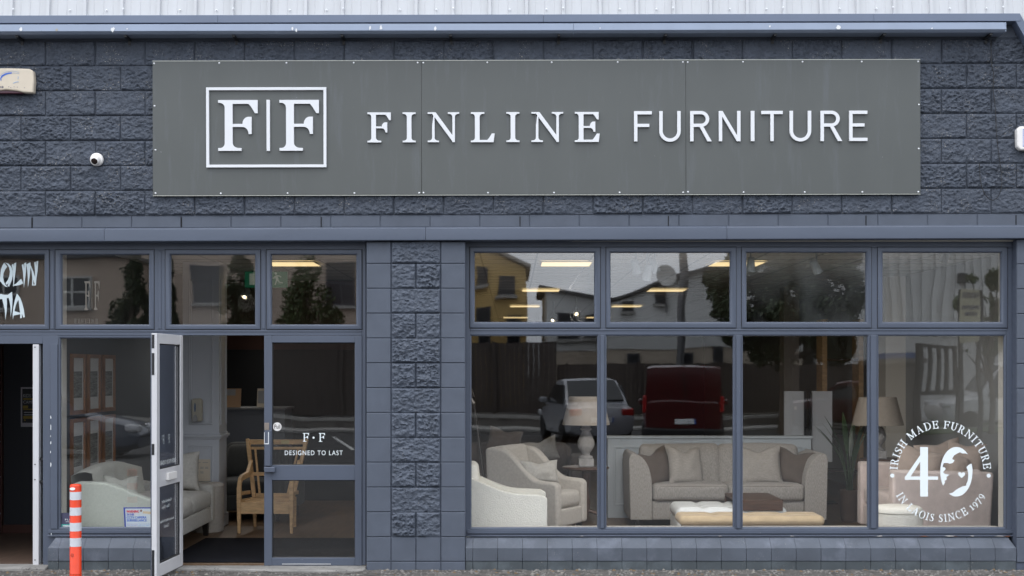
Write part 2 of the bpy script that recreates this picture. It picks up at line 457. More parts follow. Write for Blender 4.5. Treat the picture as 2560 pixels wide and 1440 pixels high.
def g_serif(ch, st=.155):
    hx = .055
    if ch == 'F':
        s = [rect(.13,0,.13+st,1), serif(.13,.13+st,0,.46,0,True), serif(.13,.13+st,0,.30,1,False), beak(.13,.78,1,.075,.26,.14)]
        s += [rect(.28,.47,.56,.53), [(.66,.33),(.66,.67),(.60,.67)]+[(.60-.12*math.sin(R(a)),.67-.14*(1-math.cos(R(a)))) for a in range(0,91,15)]+[(.48,.47)]+[(.48+.12*math.sin(R(a)),.33+.14*math.cos(R(a))) for a in range(0,91,15)]]
        return s, [], .78
    if ch == 'I':
        return [rect(.14,0,.14+st,1), serif(.14,.14+st,0,.28+st,0,True), serif(.14,.14+st,0,.28+st,1,False)], [], .28+st
    if ch == 'L':
        return [rect(.13,0,.13+st,1), serif(.13,.13+st,0,.44,1,False), serif(.13,.13+st,0,.30,0,True), beak(.13,.74,0,.075,.29,.16,True)], [], .78
    if ch == 'E':
        s = [rect(.13,0,.13+st,1), serif(.13,.13+st,0,.30,1,False), serif(.13,.13+st,0,.30,0,True), beak(.13,.78,1,.075,.25,.14), beak(.13,.78,0,.075,.28,.16,True)]
        s += [rect(.28,.47,.56,.53), [(.67,.34),(.67,.68),(.61,.68)]+[(.61-.12*math.sin(R(a)),.68-.15*(1-math.cos(R(a)))) for a in range(0,91,15)]+[(.49,.47)]+[(.49+.12*math.sin(R(a)),.34+.13*math.cos(R(a))) for a in range(0,91,15)]]
        return s, [], .83
    th = .085
    if ch == 'N':
        return [rect(.15,0,.15+th,1), rect(.83,.0,.83+th,1), [(.0,1),(.27,1),(.915,.12),(.915,0),(.85,0),(.15,.95)], serif(.15,.15+th,0,.38,0,True), serif(.83,.83+th,.68,1.06,1,False), rect(0,.945,.2,1)], [], 1.06
    if ch == 'R':
        s = [rect(.12,0,.12+st,1), serif(.12,.12+st,0,.40,0,True), serif(.12,.12+st,0,.3,1,False), ring(.38,.735,.29,.265,st,.06,-90,90), rect(.2,.94,.39,1), rect(.2,.47,.39,.53), [(.36,.5),(.52,.5),(.84,0),(.64,0)], rect(.64,0,.9,.05)]
        return s, [], .9
    if ch == 'D':
        return [rect(.12,0,.12+st,1), serif(.12,.12+st,0,.3,0,True), serif(.12,.12+st,0,.3,1,False), ring(.38,.5,.52,.5,st,.06,-90,90,24), rect(.2,.94,.39,1), rect(.2,0,.39,.06)], [], .92
    if ch == 'H':
        return [rect(.12,0,.12+st,1), rect(.68,0,.68+st,1), rect(.2,.47,.8,.53)] + [serif(a,a+st,a-.12,a+st+.12,b,c) for a in (.12,.68) for b, c in ((0,True),(1,False))], [], .96
    if ch == 'M':
        return [rect(.12,0,.12+th,1), rect(.86,0,.86+st,1), [(.05,1),(.27,1),(.62,.14),(.56,0),(.5,0),(.12,.92)], [(.5,0),(.58,0),(.95,.9),(.88,1),(.55,.1)], serif(.12,.12+th,0,.34,0,True), serif(.86,.86+st,.75,1.14,0,True), rect(0,.945,.2,1), rect(.86,.945,1.14,1)], [], 1.14
    if ch == 'A':
        return [[(.42,1),(.50,1),(.86,0),(.68,0),(.40,.80)], [(.40,1),(.45,1),(.19,0),(.11,0)], rect(.22,.3,.66,.36), rect(0,0,.3,.05), rect(.58,0,.96,.05)], [], .96
    if ch == 'U':
        return [rect(.12,.32,.12+st,1), rect(.66,.32,.66+th,1), [(.12,.34)]+arc(.435,.32,.315,.33,180,360,18)+[(.75,.34),(.66,.34)]+arc(.47,.34,.195,.27,360,180,18), serif(.12,.12+st,0,.4,1,False), serif(.66,.66+th,.54,.9,1,False)], [], .9
    if ch == 'T':
        return [rect(.33,0,.33+st,1), serif(.33,.33+st,.2,.33+st+.13,0,True), rect(.03,.93,.79,1), [(0,.74),(.04,1),(.13,1),(.08,.9)], [(.82,.74),(.78,1),(.69,1),(.74,.9)]], [], .82
    if ch == 'O':
        return [ring(.46,.5,.46,.52,st,.06,0,180,24), ring(.46,.5,.46,.52,st,.06,180,360,24)], [], .92
    if ch == 'C':
        return [ring(.46,.5,.46,.52,st,.06,52,180,20), ring(.46,.5,.46,.52,st,.06,180,312,20), [(.74,.9),(.82,1.0),(.82,.7),(.77,.7)]], [], .86
    if ch == 'S':
        pts = [(.58,.80),(.50,.93),(.34,.97),(.17,.90),(.13,.74),(.24,.60),(.42,.48),(.55,.35),(.52,.15),(.35,.03),(.18,.06),(.09,.2)]
        return [stroke(pts, [.05,.06,.07,.10,.14,.16,.17,.16,.13,.08,.06,.05]), rect(.56,.7,.61,.98), rect(.05,.02,.10,.3)], [], .68
    if ch == '1':
        return [rect(.14,0,.14+st*.9,.72), serif(.14,.14+st*.9,0,.28+st*.9,0,True), [(.0,.62),(.0,.66),(.14,.73),(.2,.73),(.2,.62)]], [], .42
    if ch == '9':
        return [ring(.3,.42,.3,.3,st*.85,.06,0,180), ring(.3,.42,.3,.3,st*.85,.06,180,360), stroke([(.53,.42),(.52,.2),(.4,-.02),(.2,-.18)], [.14,.14,.1,.05])], [], .6
    if ch == '7':
        return [[(.02,.72),(.62,.72),(.62,.66),(.26,-.22),(.12,-.22),(.50,.62),(.02,.62)], [(.0,.5),(.02,.72),(.1,.72),(.05,.5)]], [], .62
    return [], [], .35
def g_sans(ch, w, st=.112):
    h = st*.96
    if ch == 'F': return [rect(0,0,st,1), rect(0,1-h,w,1), rect(0,.475,w*.86,.475+h)]
    if ch == 'E': return [rect(0,0,st,1), rect(0,1-h,w,1), rect(0,.475,w*.84,.475+h), rect(0,0,w,h)]
    if ch == 'I': return [rect(0,0,st,1)]
    if ch == 'T': return [rect(0,1-h,w,1), rect(w/2-st/2,0,w/2+st/2,1)]
    if ch == 'N': return [rect(0,0,st,1), rect(w-st,0,w,1), [(0,1),(st*1.1,1),(w,0),(w-st*1.1,0)]]
    if ch == 'U': return [rect(0,.34,st,1), rect(w-st,.34,w,1), ring(w/2,.345,w/2,.355,st,st,180,360,24)]
    if ch == 'R': return [rect(0,0,st,1), rect(0,1-h,w*.55,1), rect(0,.475,w*.55,.475+h), ring(w*.5,.7375,w*.385,.2625,st,h,-90,90,20), [(w*.42,.5),(w*.60,.5),(w,0),(w-st*1.25,0)]]
def put_glyph(mb, solids, holes, px0, px1, py0, py1, wid, y0, y1):
    extrude(mb, union(solids, holes), y0, y1, lambda u, v: (PX(px0 + (px1-px0)*u/wid, y0), PZ(py1 + (py0-py1)*v, y0)))
def text_shape(s, sp=1.0):
    c = bpy.data.curves.new('t', 'FONT'); c.body = s; c.space_character = sp; c.size = 1; c.resolution_u = 4
    o = bpy.data.objects.new('t', c); me = o.to_mesh()
    vs = [(v.co.x, v.co.y) for v in me.vertices]; fs = [tuple(p.vertices) for p in me.polygons]
    o.to_mesh_clear(); bpy.data.objects.remove(o); bpy.data.curves.remove(c)
    x0, x1 = min(v[0] for v in vs), max(v[0] for v in vs); y0, y1 = min(v[1] for v in vs), max(v[1] for v in vs)
    return [((a-x0)/(x1-x0), (b-y0)/(y1-y0)) for a, b in vs], fs
def text_rect(mb, s, x0, x1, z0, z1, y0, y1, sp=1.0):           # fill this rectangle with the words, as thin raised film
    extrude(mb, text_shape(s, sp), y0, y1, lambda u, v: (x0+(x1-x0)*u, z0+(z1-z0)*v))
def text_px(mb, s, px0, px1, py0, py1, y0, y1):
    text_rect(mb, s, PX(px0,y0), PX(px1,y0), PZ(py1,y0), PZ(py0,y0), y0, y1)
# ================================================================ the building
M['dropping'] = mat('bird_dropping', (.60,.60,.60), .8); M['dropping_tan'] = mat('dry_dropping', (.30,.27,.22), .8)
GZ = -0.045                                             # level of the car park
B = thing('shop_building', 'dark blue-grey furniture shop front of painted rough blocks with wide windows', 'building')
SH = .0026                                              # the upper courses run very slightly out of level

def rough_block(mb, x0, x1, z0, z1, yb=0.0, amp=.0165, cell=.0075):
    nu, nv = max(4, int((x1-x0)/cell)), max(4, int((z1-z0)/cell))
    off = Vector((random.uniform(0,50), random.uniform(0,50), random.uniform(0,50)))
    swell = random.uniform(.6, 1.15); tu, tv = random.uniform(-.005,.005), random.uniform(-.005,.005)
    vs = []
    for j in range(nv+1):
        for i in range(nu+1):
            u, v = i/nu, j/nv
            x, z = x0+(x1-x0)*u, z0+(z1-z0)*v
            e = min(x-x0, x1-x, z-z0, z1-z)
            m = min(1, max(0, e)/.013); m = m*m*(3-2*m)
            p = Vector((x*30, z*36, 0))+off
            h = .6 + .35*noise.noise(p*.35) + .85*noise.fractal(p, .6, 2.2, 4) - .7*abs(noise.noise(p*1.2+Vector((9,0,0)))) + .25*noise.noise(p*3.7)
            d = m*(.004*swell + amp*swell*max(-.25, h) + tu*(u-.5)*2 + tv*(v-.5)*2)
            vs.append((x, yb - d - .002, z))
    fs = []
    for j in range(nv):
        for i in range(nu):
            a = j*(nu+1)+i; fs.append((a, a+1, a+nu+2, a+nu+1))
    n0 = len(vs)
    edge = [i for i in range(nu+1)] + [(j+1)*(nu+1)+nu for j in range(nv)] + [nv*(nu+1)+i for i in range(nu-1,-1,-1)] + [j*(nu+1) for j in range(nv-1,0,-1)]
    for k in edge: x, y, z = vs[k]; vs.append((x, yb+.010, z))
    ne = len(edge)
    for k in range(ne):
        fs.append((edge[k], n0+k, n0+(k+1)%ne, edge[(k+1)%ne]))
    mb.add(vs, fs)
def flat_block(mb, x0, x1, z0, z1, y=0.0, c=.006, depth=.014):
    j = random.uniform(-.0012, .0012)
    vs = [(x0,y+depth,z0),(x1,y+depth,z0),(x1,y+depth,z1),(x0,y+depth,z1),
          (x0,y+c,z0),(x1,y+c,z0),(x1,y+c,z1),(x0,y+c,z1),
          (x0+c,y+j,z0+c),(x1-c,y+j,z0+c),(x1-c,y+j,z1-c),(x0+c,y+j,z1-c)]
    fs = [(8,9,10,11)]
    for a in (0,4):
        for k in range(4): fs.append((a+k, a+(k+1)%4, a+4+(k+1)%4, a+4+k))
    mb.add(vs, fs)

XL, XR = -7.4, 7.6
J = .0045                                               # half a mortar joint
# --- rough upper courses
mb = MB()
for r in range(7):
    zt, zb = PZ(99.7+62.42*r), PZ(99.7+62.42*(r+1))
    px = (114 if r % 2 == 0 else 177) - 124.4*8
    while PX(px) < XR:
        a, b = px, px+124.4
        if not (1 <= r <= 5 and a > 396 and b < 2290) and PX(b) > XL:
            rough_block(mb, PX(a)+J, PX(b)-J, zb+J, zt-J)
        px += 124.4
mb.build('rough_block_wall', M['rough'], B, smooth=55, shear=SH)
mb = MB()
mb.box(XL, XR, .0085, .10, PZ(575), PZ(30))
# --- the course over the windows and the strip under the gutter
for (t, b, start) in ((62, 99.7, 52), (536.9, 567.5, 80)):
    px = start - 124.4*9
    while PX(px) < XR: 
        flat_block(mb, PX(px)+.0015, PX(px+124.4)-.0015, PZ(b)+(.004 if b < 200 else .001), PZ(t)-.004, y=.001)
        px += 124.4
mb.build('smooth_block_course', M['smooth'], B, shear=SH)
for px in (80, 453, 803, 1300, 1671, 2165, 2540):
    mb = MB(); mb.box(PX(px)-.004, PX(px)+.004, -.0035, .01, PZ(567), PZ(541)); mb.build('movement_joint', M['joint'], B, shear=SH)
# --- lintel: pressed metal fascia over the windows
mb = MB()
zt, zb = PZ(570.5), PZ(601.5)
prof = [(.012, zt+.012), (-.022, zt+.012), (-.022, zt+.002), (-.058, zt-.004), (-.062, zb+.004), (-.058, zb), (.13, zb), (.13, zb+.012), (.012, zb+.012)]
seams = [XL, PX(265), PX(1065), PX(1815), XR]
for a, b in zip(seams, seams[1:]):
    g = random.uniform(-.0015, .0015)
    mb.prism([(y+(g if y < 0 else 0), z) for y, z in prof], a+.0012, b-.0012, 'x')
mb.build('lintel', M['lintel'], B, bevel=.003, shear=.0033)

# --- piers
def pier(xs_px, smooth_cols, top_px=603.5):
    rows = [top_px] + [659+62.12*i for i in range(12)] + [1404, 1427.5]
    sm, rg = MB(), MB()
    for i in range(len(rows)-1):
        zt, zb = PZ(rows[i]), PZ(rows[i+1])
        for c in range(len(xs_px)-1):
            low = i >= len(rows)-3
            if c in smooth_cols or low:
                if c in smooth_cols or not low: flat_block(sm, PX(xs_px[c])+.0015, PX(xs_px[c+1])-.0015, zb+.0015, zt-.0015)
                else:
                    m_ = (xs_px[c]+xs_px[c+1])/2
                    for a, b in ((xs_px[c], m_), (m_, xs_px[c+1])): flat_block(sm, PX(a)+.0015, PX(b)-.0015, zb+.0015, zt-.0015)
            elif i % 2 == 0: rough_block(rg, PX(xs_px[c])+.007, PX(xs_px[c+1])-.007, zb+.003, zt-.003, amp=.02)
            else:
                m_ = (xs_px[c]+xs_px[c+1])/2
                rough_block(rg, PX(xs_px[c])+.007, PX(m_)-.005, zb+.003, zt-.003, amp=.02)
                rough_block(rg, PX(m_)+.005, PX(xs_px[c+1])-.007, zb+.003, zt-.003, amp=.02)
    return sm, rg
sm, rg = pier([915.5, 977.5, 1102, 1163.5], (0, 2))
sm.m = 1
sm.box(PX(915.5)+.001, PX(1163.5)-.001, .0145, .34, GZ-.2, PZ(604))
sm.build('pier', [M['smooth'], M['mortar']], B)
rg.build('rough_block_infill', M['rough_pier'], B, smooth=55)
# right-hand pier, carrying on past the frame
sm = MB(); rows = [598+62.2*i for i in range(14)]
for i in range(13):
    for a, b in ((2542, 2604), (2604, 2728), (2728, 2852), (2852, 2976), (2976, 3100), (3100, 3370)):
        flat_block(sm, PX(a)+.0015, PX(b)-.0015, max(GZ, PZ(rows[i+1]))+.0015, PZ(rows[i])-.0015)
sm.m = 1; sm.box(PX(2542)+.001, XR, .0145, .34, GZ-.2, PZ(599))
sm.build('side_pier', [M['smooth'], M['mortar']], B)
sm = MB(); sm.box(XL, PX(-260), .0, .34, GZ-.2, PZ(606)); sm.build('far_pier', M['smooth'], B)

# --- sloping plinth under the big window and under the left window
def plinth(x0, x1, px_first, name, end_l=False, end_r=False):
    up, low = MB(), MB()
    zt, zm, zj, zb = PZ(1343, .11), PZ(1370.5), PZ(1403), PZ(1427.5)
    xs, q = [x0], px_first
    while PX(q) < x1-.02:
        if PX(q) > x0+.02: xs.append(PX(q))
        q += 62.2
    xs.append(x1)
    for i, (a, b) in enumerate(zip(xs, xs[1:])):
        a += .0012; b -= .0012; j = random.uniform(-.0015, .0015)
        la = .04 if (end_l and i == 0) else 0; lb = .04 if (end_r and i == len(xs)-2) else 0
        up.add([(a+la,.115,zt),(b-lb,.115,zt),(b,j,zm),(a,j,zm)], [(0,3,2,1)])
        up.add([(a,.0+j,zm),(b,j,zm),(b,j,zj+.002),(a,j,zj+.002),(a,.12,zm),(b,.12,zm),(b,.12,zj+.002),(a,.12,zj+.002),(a+la,.115,zt),(b-lb,.115,zt)],
               [(0,3,2,1),(0,4,7,3),(1,2,6,5),(0,8,4),(1,5,9),(3,7,6,2)])
        flat_block(low, a, b, zb, zj-.002, y=.004, c=.003)
    up.build(name, M['plinth'], B, bevel=.0025)
    low.m = 1; low.box(x0+.01, x1-.01, .018, .3, GZ-.2, zj+.004)
    low.build('plinth_base', [M['plinth_low'], M['mortar']], B)
plinth(PX(1164), PX(2541), 1182, 'plinth', False, True)
plinth(PX(119), PX(399), 146, 'plinth', True, True)

# --- eaves: box gutter, flashing, cladding above
def ex(prof, x0, x1, name, m, bev=.002, sh=.0021, parent=B):
    q = MB().prism(prof, x0, x1, 'x'); return q.build(name, m, parent, bevel=bev, shear=sh)
yg = -.21
zt, zk, zb = PZ(57.8, yg), PZ(75.5, yg), PZ(83.8, yg+.03)
g = MB()
xe = PX(2517, yg)
cuts = [XL, PX(-420), PX(1432), xe] 
for a, b in zip(cuts, cuts[1:]):
    g.prism([(yg+.012, zt), (yg, zk), (yg+.03, zb), (.0-.02, zb), (-.02, zt-.02), (-.028, zt-.02), (-.028, zb+.008), (yg+.034, zb+.008), (yg+.008, zk), (yg+.012, zt)], a, b-.002, 'x')
g.box(xe-.012, xe-.002, yg+.004, -.02, zb+.002, zt-.004)
go = g.build('gutter', M['gutter'], B, bevel=.0025, shear=.0021)
for px in (57, 325, 592, 860, 1128, 1396, 1660, 1930, 2200, 2463):
    g = MB(); x = PX(px); g.prism([(yg+.05,zb-.001),(yg+.05,zb-.018),(-.024,zb-.022),(-.020,zb-.06),(.0,zb-.06),(.0,zb-.001)], x-.012, x+.012, 'x')
    g.build('gutter_bracket', M['black'], B, shear=.0021)
# bird droppings on the gutter
rd = random.Random(9)
for i, (px, py, a, b) in enumerate(((52,71,5,6),(142,72,4,5),(282,72,6,7),(731,70,3,6),(741,74,3.5,6),(925,69,3,6),(952,69,4,7),(1088,71,3.5,6),(2095,71,7,6),(1925,67,3,3),(318,70,2,2),(1500,71,2,2),(2330,73,2.5,2))):
    q = MB(); n_ = 12
    pts = [((px+a*rd.uniform(.45,1.1)*math.cos(6.283*k/n_)), py+b*rd.uniform(.5,1.15)*math.sin(6.283*k/n_)) for k in range(n_)]
    fy = lambda py_: yg-.0035+.012*max(0, min(1, (75.5-py_)/17.7))
    q.add([P(u, v-(u-1280)*.0021, fy(v)) for u, v in pts], [tuple(range(n_))])
    q.build('bird_dropping', M['dropping'] if i not in (1,) else M['dropping_tan'], B)
yf = -.13
f = MB()
cuts = [XL, PX(552), PX(1358), PX(2176), PX(2551, yf)]
zt, zb = PZ(36, yf), PZ(55.3, yf)
for a, b in zip(cuts, cuts[1:]):
    f.prism([(.03, zt+.02), (yf+.02, zt+.004), (yf, zt), (yf-.004, zb), (yf+.03, zb-.004), (.02, zb-.004)], a, b-.0015, 'x')
f.build('flashing', M['flash'], B, bevel=.002, shear=.0021)
# raked flashing that turns down at the far end of the eaves
f = MB(); c = P(2551, 35, yf); d = c + Vector((.34, 0, -.62))
u = (d-c).normalized(); nrm = Vector((u.z, 0, -u.x))
vs = []
for p in (c, d):
    for (o, y) in ((-.0, yf), (.075, yf), (.075, .0), (-.0, .0)): vs.append(p + Vector((-.075+o, y-yf, 0)))
f.add(vs, [(0,1,2,3),(7,6,5,4),(0,4,5,1),(1,5,6,2),(2,6,7,3),(3,7,4,0)])
f.build('raked_flashing', M['flash'], B, bevel=.002)
# profiled white sheets
cl = MB(); pitch = .3333; x = PX(33)-pitch*18; z0, z1 = PZ(60), 7.2
pts = []
while x < XR+.3:
    pts += [(x-.020,.0), (x-.013,-.030), (x+.013,-.030), (x+.020,.0), (x+.075,0), (x+.080,-.003), (x+.086,0), (x+.160,.0), (x+.164,-.004), (x+.170,0), (x+.245,0), (x+.250,-.003), (x+.256,0)]
    x += pitch
vs = [(a, b-.045, z0) for a, b in pts] + [(a, b-.045+.25, z1) for a, b in pts]; n = len(pts)
cl.add(vs, [(i, i+1, n+i+1, n+i) for i in range(n-1)])
cl.build('cladding', M['clad'], B, shear=.002)
s0 = MB().lathe([(.0095,0),(.0095,.003),(.006,.003),(.006,.009),(.003,.0115)], (0,0,0), 8, Matrix.Rotation(R(90), 4, 'X')).build('cladding_screw', M['screw'], B)
for k in range(34):
    px = 33 + 91.66*(k-4)
    for dx, dy, yy in ((0, 20, -.078),) if k % 3 == 1 else ((50, 23.5, -.048), ):
        c = P(px+dx, dy-(px+dx-1280)*.0021*1.0, yy+.005)
        if k == 0: s0.location = c
        elif -60 < px+dx < 2620: o = s0.copy(); COL.objects.link(o); o.parent = B; o.location = c

# ---------------------------------------------------------------- window joinery
FY = .13
BEAD = [(0,.0), (.004,-.004), (.037,-.004), (.041,.0), (.048,.013), (.049,.034)]
def pane(px0, px1, py0, py1, y, parent, m='glass', name='pane', tilt=0.0):
    q = MB().box(PX(px0,FY)-.004, PX(px1,FY)+.004, y, y+.006, PZ(py1,FY)-.004, PZ(py0,FY)+.004)
    o = q.build(name, M[m], parent)
    if tilt:
        me = o.data; xs = [v.co.x for v in me.vertices]; zs = [v.co.z for v in me.vertices]
        for v in me.vertices: v.co.y += tilt*(v.co.z-min(zs))
    return o
def sash(px0, px1, py0, py1, gx0, gx1, gy0, gy1, parent, m='glass', tilt=0.0):
    mb = MB(); x0, x1, z0, z1 = PX(px0,FY), PX(px1,FY), PZ(py1,FY), PZ(py0,FY)
    t = PX(gx0,FY)-x0; sc = t/.049
    vs = []
    for a, yy in [(0,.03)]+BEAD:
        fx = a/.049
        l, r_, b_, t_ = (PX(gx0,FY)-x0)*fx, (x1-PX(gx1,FY))*fx, (PZ(gy1,FY)-z0)*fx, (z1-PZ(gy0,FY))*fx
        vs += [(x0+l,FY-.006+yy,z0+b_),(x1-r_,FY-.006+yy,z0+b_),(x1-r_,FY-.006+yy,z1-t_),(x0+l,FY-.006+yy,z1-t_)]
    fs = []
    for i in range(len(vs)//4-1):
        for k in range(4): fs.append((i*4+k, i*4+(k+1)%4, (i+1)*4+(k+1)%4, (i+1)*4+k))
    mb.add(vs, fs)
    o = mb.build('sash', M['frame'], parent, bevel=.0012)
    return o, pane(gx0, gx1, gy0, gy1, FY+.024, parent, m, tilt=tilt)
def bars(lst, name='frame', y0=FY, y1=FY+.07, m='frame', parent=None, bev=.003):
    mb = MB()
    for i, (a, b, c, d) in enumerate(lst):
        mb.pbox(a, b, c, d, y0 + (i % 3)*.0007, y1 + (i % 4)*.0007)
    return mb.build(name, M[m], parent, bevel=bev)
def reveal_bead(px0, px1, py0, py1, parent):            # glazing bead round a fixed light
    mb = MB()
    mb.loopframe(PX(px0,FY), PX(px1,FY), PZ(py1,FY), PZ(py0,FY), [(-.002,-.0015),(.004,.0),(.010,.008),(.012,.03)], FY)
    return mb.build('glazing_bead', M['frame'], parent)

# right-hand window: four top lights over four fixed lights
W = bars([(1162,2543,599,619), (1162,1175,619,1342), (2516,2543,619,1342),
          (1175,2516,1322,1342), (1500.3,1515.3,619,821), (1839.8,1854.2,619,821), (2178,2194,619,821),
          (1175,2516,821,836.5), (1496.5,1513.5,836.5,1322), (1836,1854.4,836.5,1322), (2172.3,2194,836.5,1322)],
         'window', parent=B)
shape(W, 'wide window of eight lights with grey frames right of the pier')
mb = MB()
for a, b in ((1497, 1513), (1836.5, 1854), (2173, 2193.5)):
    mb.pbox(a+5, b-3, 838, 1321, FY-.022, FY+.001)
mb.pbox(1168, 2540, 1325, 1334, FY-.018, FY+.001)
mb.pbox(1168, 2542, 1338.5, 1341.5, FY-.03, FY+.001)
mb.pbox(1176, 2518, 823, 826.5, FY-.006, FY+.001)
mb.build('cover_cap', M['frame'], W, bevel=.002)
mb = MB()
for a, b in ((1173, 1502), (1513.8, 1841.2), (1852.8, 2179.5), (2192.6, 2520)):
    mb.loopframe(PX(a,FY), PX(b,FY), PZ(821.2,FY), PZ(616.6,FY), [(0,-.0008),(.0045,-.0008)], FY)
mb.build('gasket', M['gasket'], W)
for i, (a, b, ga, gb) in enumerate(((1174.5,1500.5,1187,1485.2), (1515.2,1840,1527,1824.8), (1854.2,2178.2,1867,2164.7), (2194,2518.5,2207.7,2502.6))):
    sash(a, b, 618, 820, ga, gb, 632, 804.6, W, 'glass_fog' if i == 2 else 'glass')
LOW = ((1175.5,1496.3), (1513.6,1835.7), (1854.6,2172.1), (2194.2,2514))
for a, b in LOW:
    reveal_bead(a, b, 837, 1321.5, W); pane(a, b, 837, 1321.5, FY+.024, W, 'glass_low')

# flaked paint along the sill and the jambs
M['chip'] = mat('flaked_paint', (.42,.39,.36), .8, var=.3, vs=40); M['rust'] = mat('rust', (.16,.055,.025), .85, var=.4, vs=40)
rc = random.Random(4)
def chips(lst, par):
    for px, py, a, b, m in lst:
        q = MB(); n_ = 9; pts = [(px+a*rc.uniform(.4,1.1)*math.cos(6.283*k/n_), py+b*rc.uniform(.5,1.15)*math.sin(6.283*k/n_)) for k in range(n_)]
        q.prism([(PX(u, FY-.03), PZ(v, FY-.03)) for u, v in pts], FY-.0315, FY-.0302, 'y'); q.build('paint_chip', M[m], par)
chips([(2200,1340,9,1.5,'chip'),(2310,1340.5,12,1.4,'rust'),(2375,1340,16,1.8,'chip'),(2388,1340.5,6,1.2,'rust'),(2432,1340,7,1.3,'chip'),(2500,1340,14,1.5,'chip'),(2520,1340.5,8,1.6,'rust'),(1800,1340,5,1,'chip'),(1455,1340,4,1,'chip'),(1980,1340,6,1,'chip')], W)
# left-hand shop front
WL = bars([(-300,914.5,604,625), (-300,-170,625,1416), (123.2,138.8,625,824), (385.2,413.5,625,824), (651.2,666.8,625,824), (905.2,914.5,625,1413),
           (-170,905.2,824,838.5), (107,146,838.5,1416), (-170,107,838.5,859.5), (385,441,838.5,1413), (146,385,1321.5,1341)],
          'window', parent=B)
shape(WL, 'grey framed row of four top lights over the two doorways and a fixed pane')
mb = MB()
mb.pbox(126, 143, 860, 1322, FY-.012, FY+.001)
mb.pbox(120, 400, 1325, 1333, FY-.016, FY+.001); mb.pbox(118, 402, 1338, 1341.5, FY-.03, FY+.001)
mb.pbox(-168, 904, 826.5, 829.5, FY-.006, FY+.001)
for a in (131, 399, 659): mb.pbox(a-3.5, a+3.5, 628, 822, FY-.007, FY+.001)
mb.build('cover_cap', M['frame'], WL, bevel=.002)
mb = MB()
for a, b in ((-168, 124.6), (137.4, 386.6), (412.2, 652.5), (665.5, 906.5)):
    mb.loopframe(PX(a,FY), PX(b,FY), PZ(824.6,FY), PZ(622.8,FY), [(0,-.0008),(.0045,-.0008)], FY)
mb.build('gasket', M['gasket'], WL)
for (a, b, ga, gb) in ((-166,123.2,-150,110.2), (139,385.2,154.3,371.6), (413.7,651,427,637), (667,905,679,890)):
    sash(a, b, 624.3, 823.3, ga, gb, 637.3, 811, WL)
reveal_bead(147.5, 386, 843, 1321, WL); pane(147.5, 386, 843, 1321, FY+.024, WL, 'glass_low')
mb = MB(); mb.pbox(146, 386, 838.5, 843, FY+.004, FY+.06); mb.build('head_bead', M['frame'], WL)

for px, py, a, b in ((127,1043,1,5),(127,1068,1,10),(126.5,1090,.8,3),(127,1107,1.2,5),(126.5,1130,.8,3),(127,1162,1.3,8),(128,1334,1.2,4)):
    q = MB(); n_ = 8; pts = [(px+a*rc.uniform(.5,1.2)*math.cos(6.283*k/n_), py+b*rc.uniform(.5,1.15)*math.sin(6.283*k/n_)) for k in range(n_)]
    q.prism([(PX(u, FY-.012), PZ(v, FY-.012)) for u, v in pts], FY-.0135, FY-.0122, 'y'); q.build('paint_chip', M['white_ink'], WL)
# lettering stuck on the top light of the neighbouring unit
mb = MB()
zz = 6.854                                              # zoom factor the outline was read at
def zp(x, y): return (x/zz, 620 + y/zz)
LET = [  # O, L, I, N / T, I, A as brush strokes
 [[(55,248),(108,318),(70,370),(45,430),(38,500),(52,580),(80,630),(120,668),(80,660),(30,620),(0,580),(-30,560),(-14,480),(0,370),(25,300)]],
 [[(70,246),(130,265),(180,320),(203,390),(205,460),(190,540),(140,662),(112,640),(135,600),(95,628),(78,600),(120,545),(145,480),(155,400),(140,330),(110,280)]],
 [[(185,288),(212,268),(222,310),(230,260),(262,244),(255,360),(238,500),(220,640),(214,670),(210,480),(205,380)], [(200,635),(260,610),(346,525),(384,602),(320,632),(260,643),(215,643)]],
 [[(357,285),(385,272),(402,352),(400,260),(434,242),(430,400),(412,560),(394,678),(388,520),(378,400)]],
 [[(436,280),(506,240),(512,310),(496,470),(476,600),(464,670),(462,520),(455,400)], [(500,290),(516,300),(555,395),(588,500),(585,380),(572,245),(596,232),(606,318),(610,228),(640,215),(632,380),(610,520),(600,638),(534,640),(540,520),(528,400)]],
 [[(-60,810),(0,785),(60,800),(118,800),(190,748),(200,880),(192,1020),(168,1180),(166,1020),(150,920),(134,852),(100,858),(105,960),(98,1080),(78,1228),(68,1060),(40,940),(22,872),(-60,880)]],
 [[(275,780),(330,850),(365,940),(395,1060),(410,1180),(388,1192),(360,1120),(358,1196),(332,1206),(332,1132),(218,1156),(206,1225),(202,1130),(215,1010),(240,890)]],
]
HOLE = [[], [], [], [], [[(556,540),(582,622),(556,624)]], [], [[(302,885),(330,1108),(232,1080),(255,980),(280,920)]]]
for s, h in zip(LET, HOLE):
    extrude(mb, union([[zp(*p) for p in q] for q in s], [[zp(*p) for p in q] for q in h]), FY+.0215, FY+.0235, lambda u, v: (PX(u,FY), PZ(v,FY)))
mb.build('window_lettering', M['vinyl_pale'], WL)
# faint monogram on the next top light: a reflection drawn as film letters
mb = MB()
for a, b in ((211, 226), (235, 249)): put_glyph(mb, *g_serif('F')[:2], a, b, 703, 775, .78, FY+.0215, FY+.0232)
mb.pbox(229.6, 230.6, 703, 772, FY+.0215, FY+.0232)
x = 186
for ch, wd in zip('FINLINE', (8,5,9,8,5,9,8)):
    s, h, ww = g_serif(ch); put_glyph(mb, s, h, x, x+wd*.8, 797.5, 808, ww, FY+.0215, FY+.0232); x += wd+1.4
M['ghost'] = mat('reflection_film', (.13,.115,.095), .6)
mb.build('window_lettering', M['ghost'], WL)

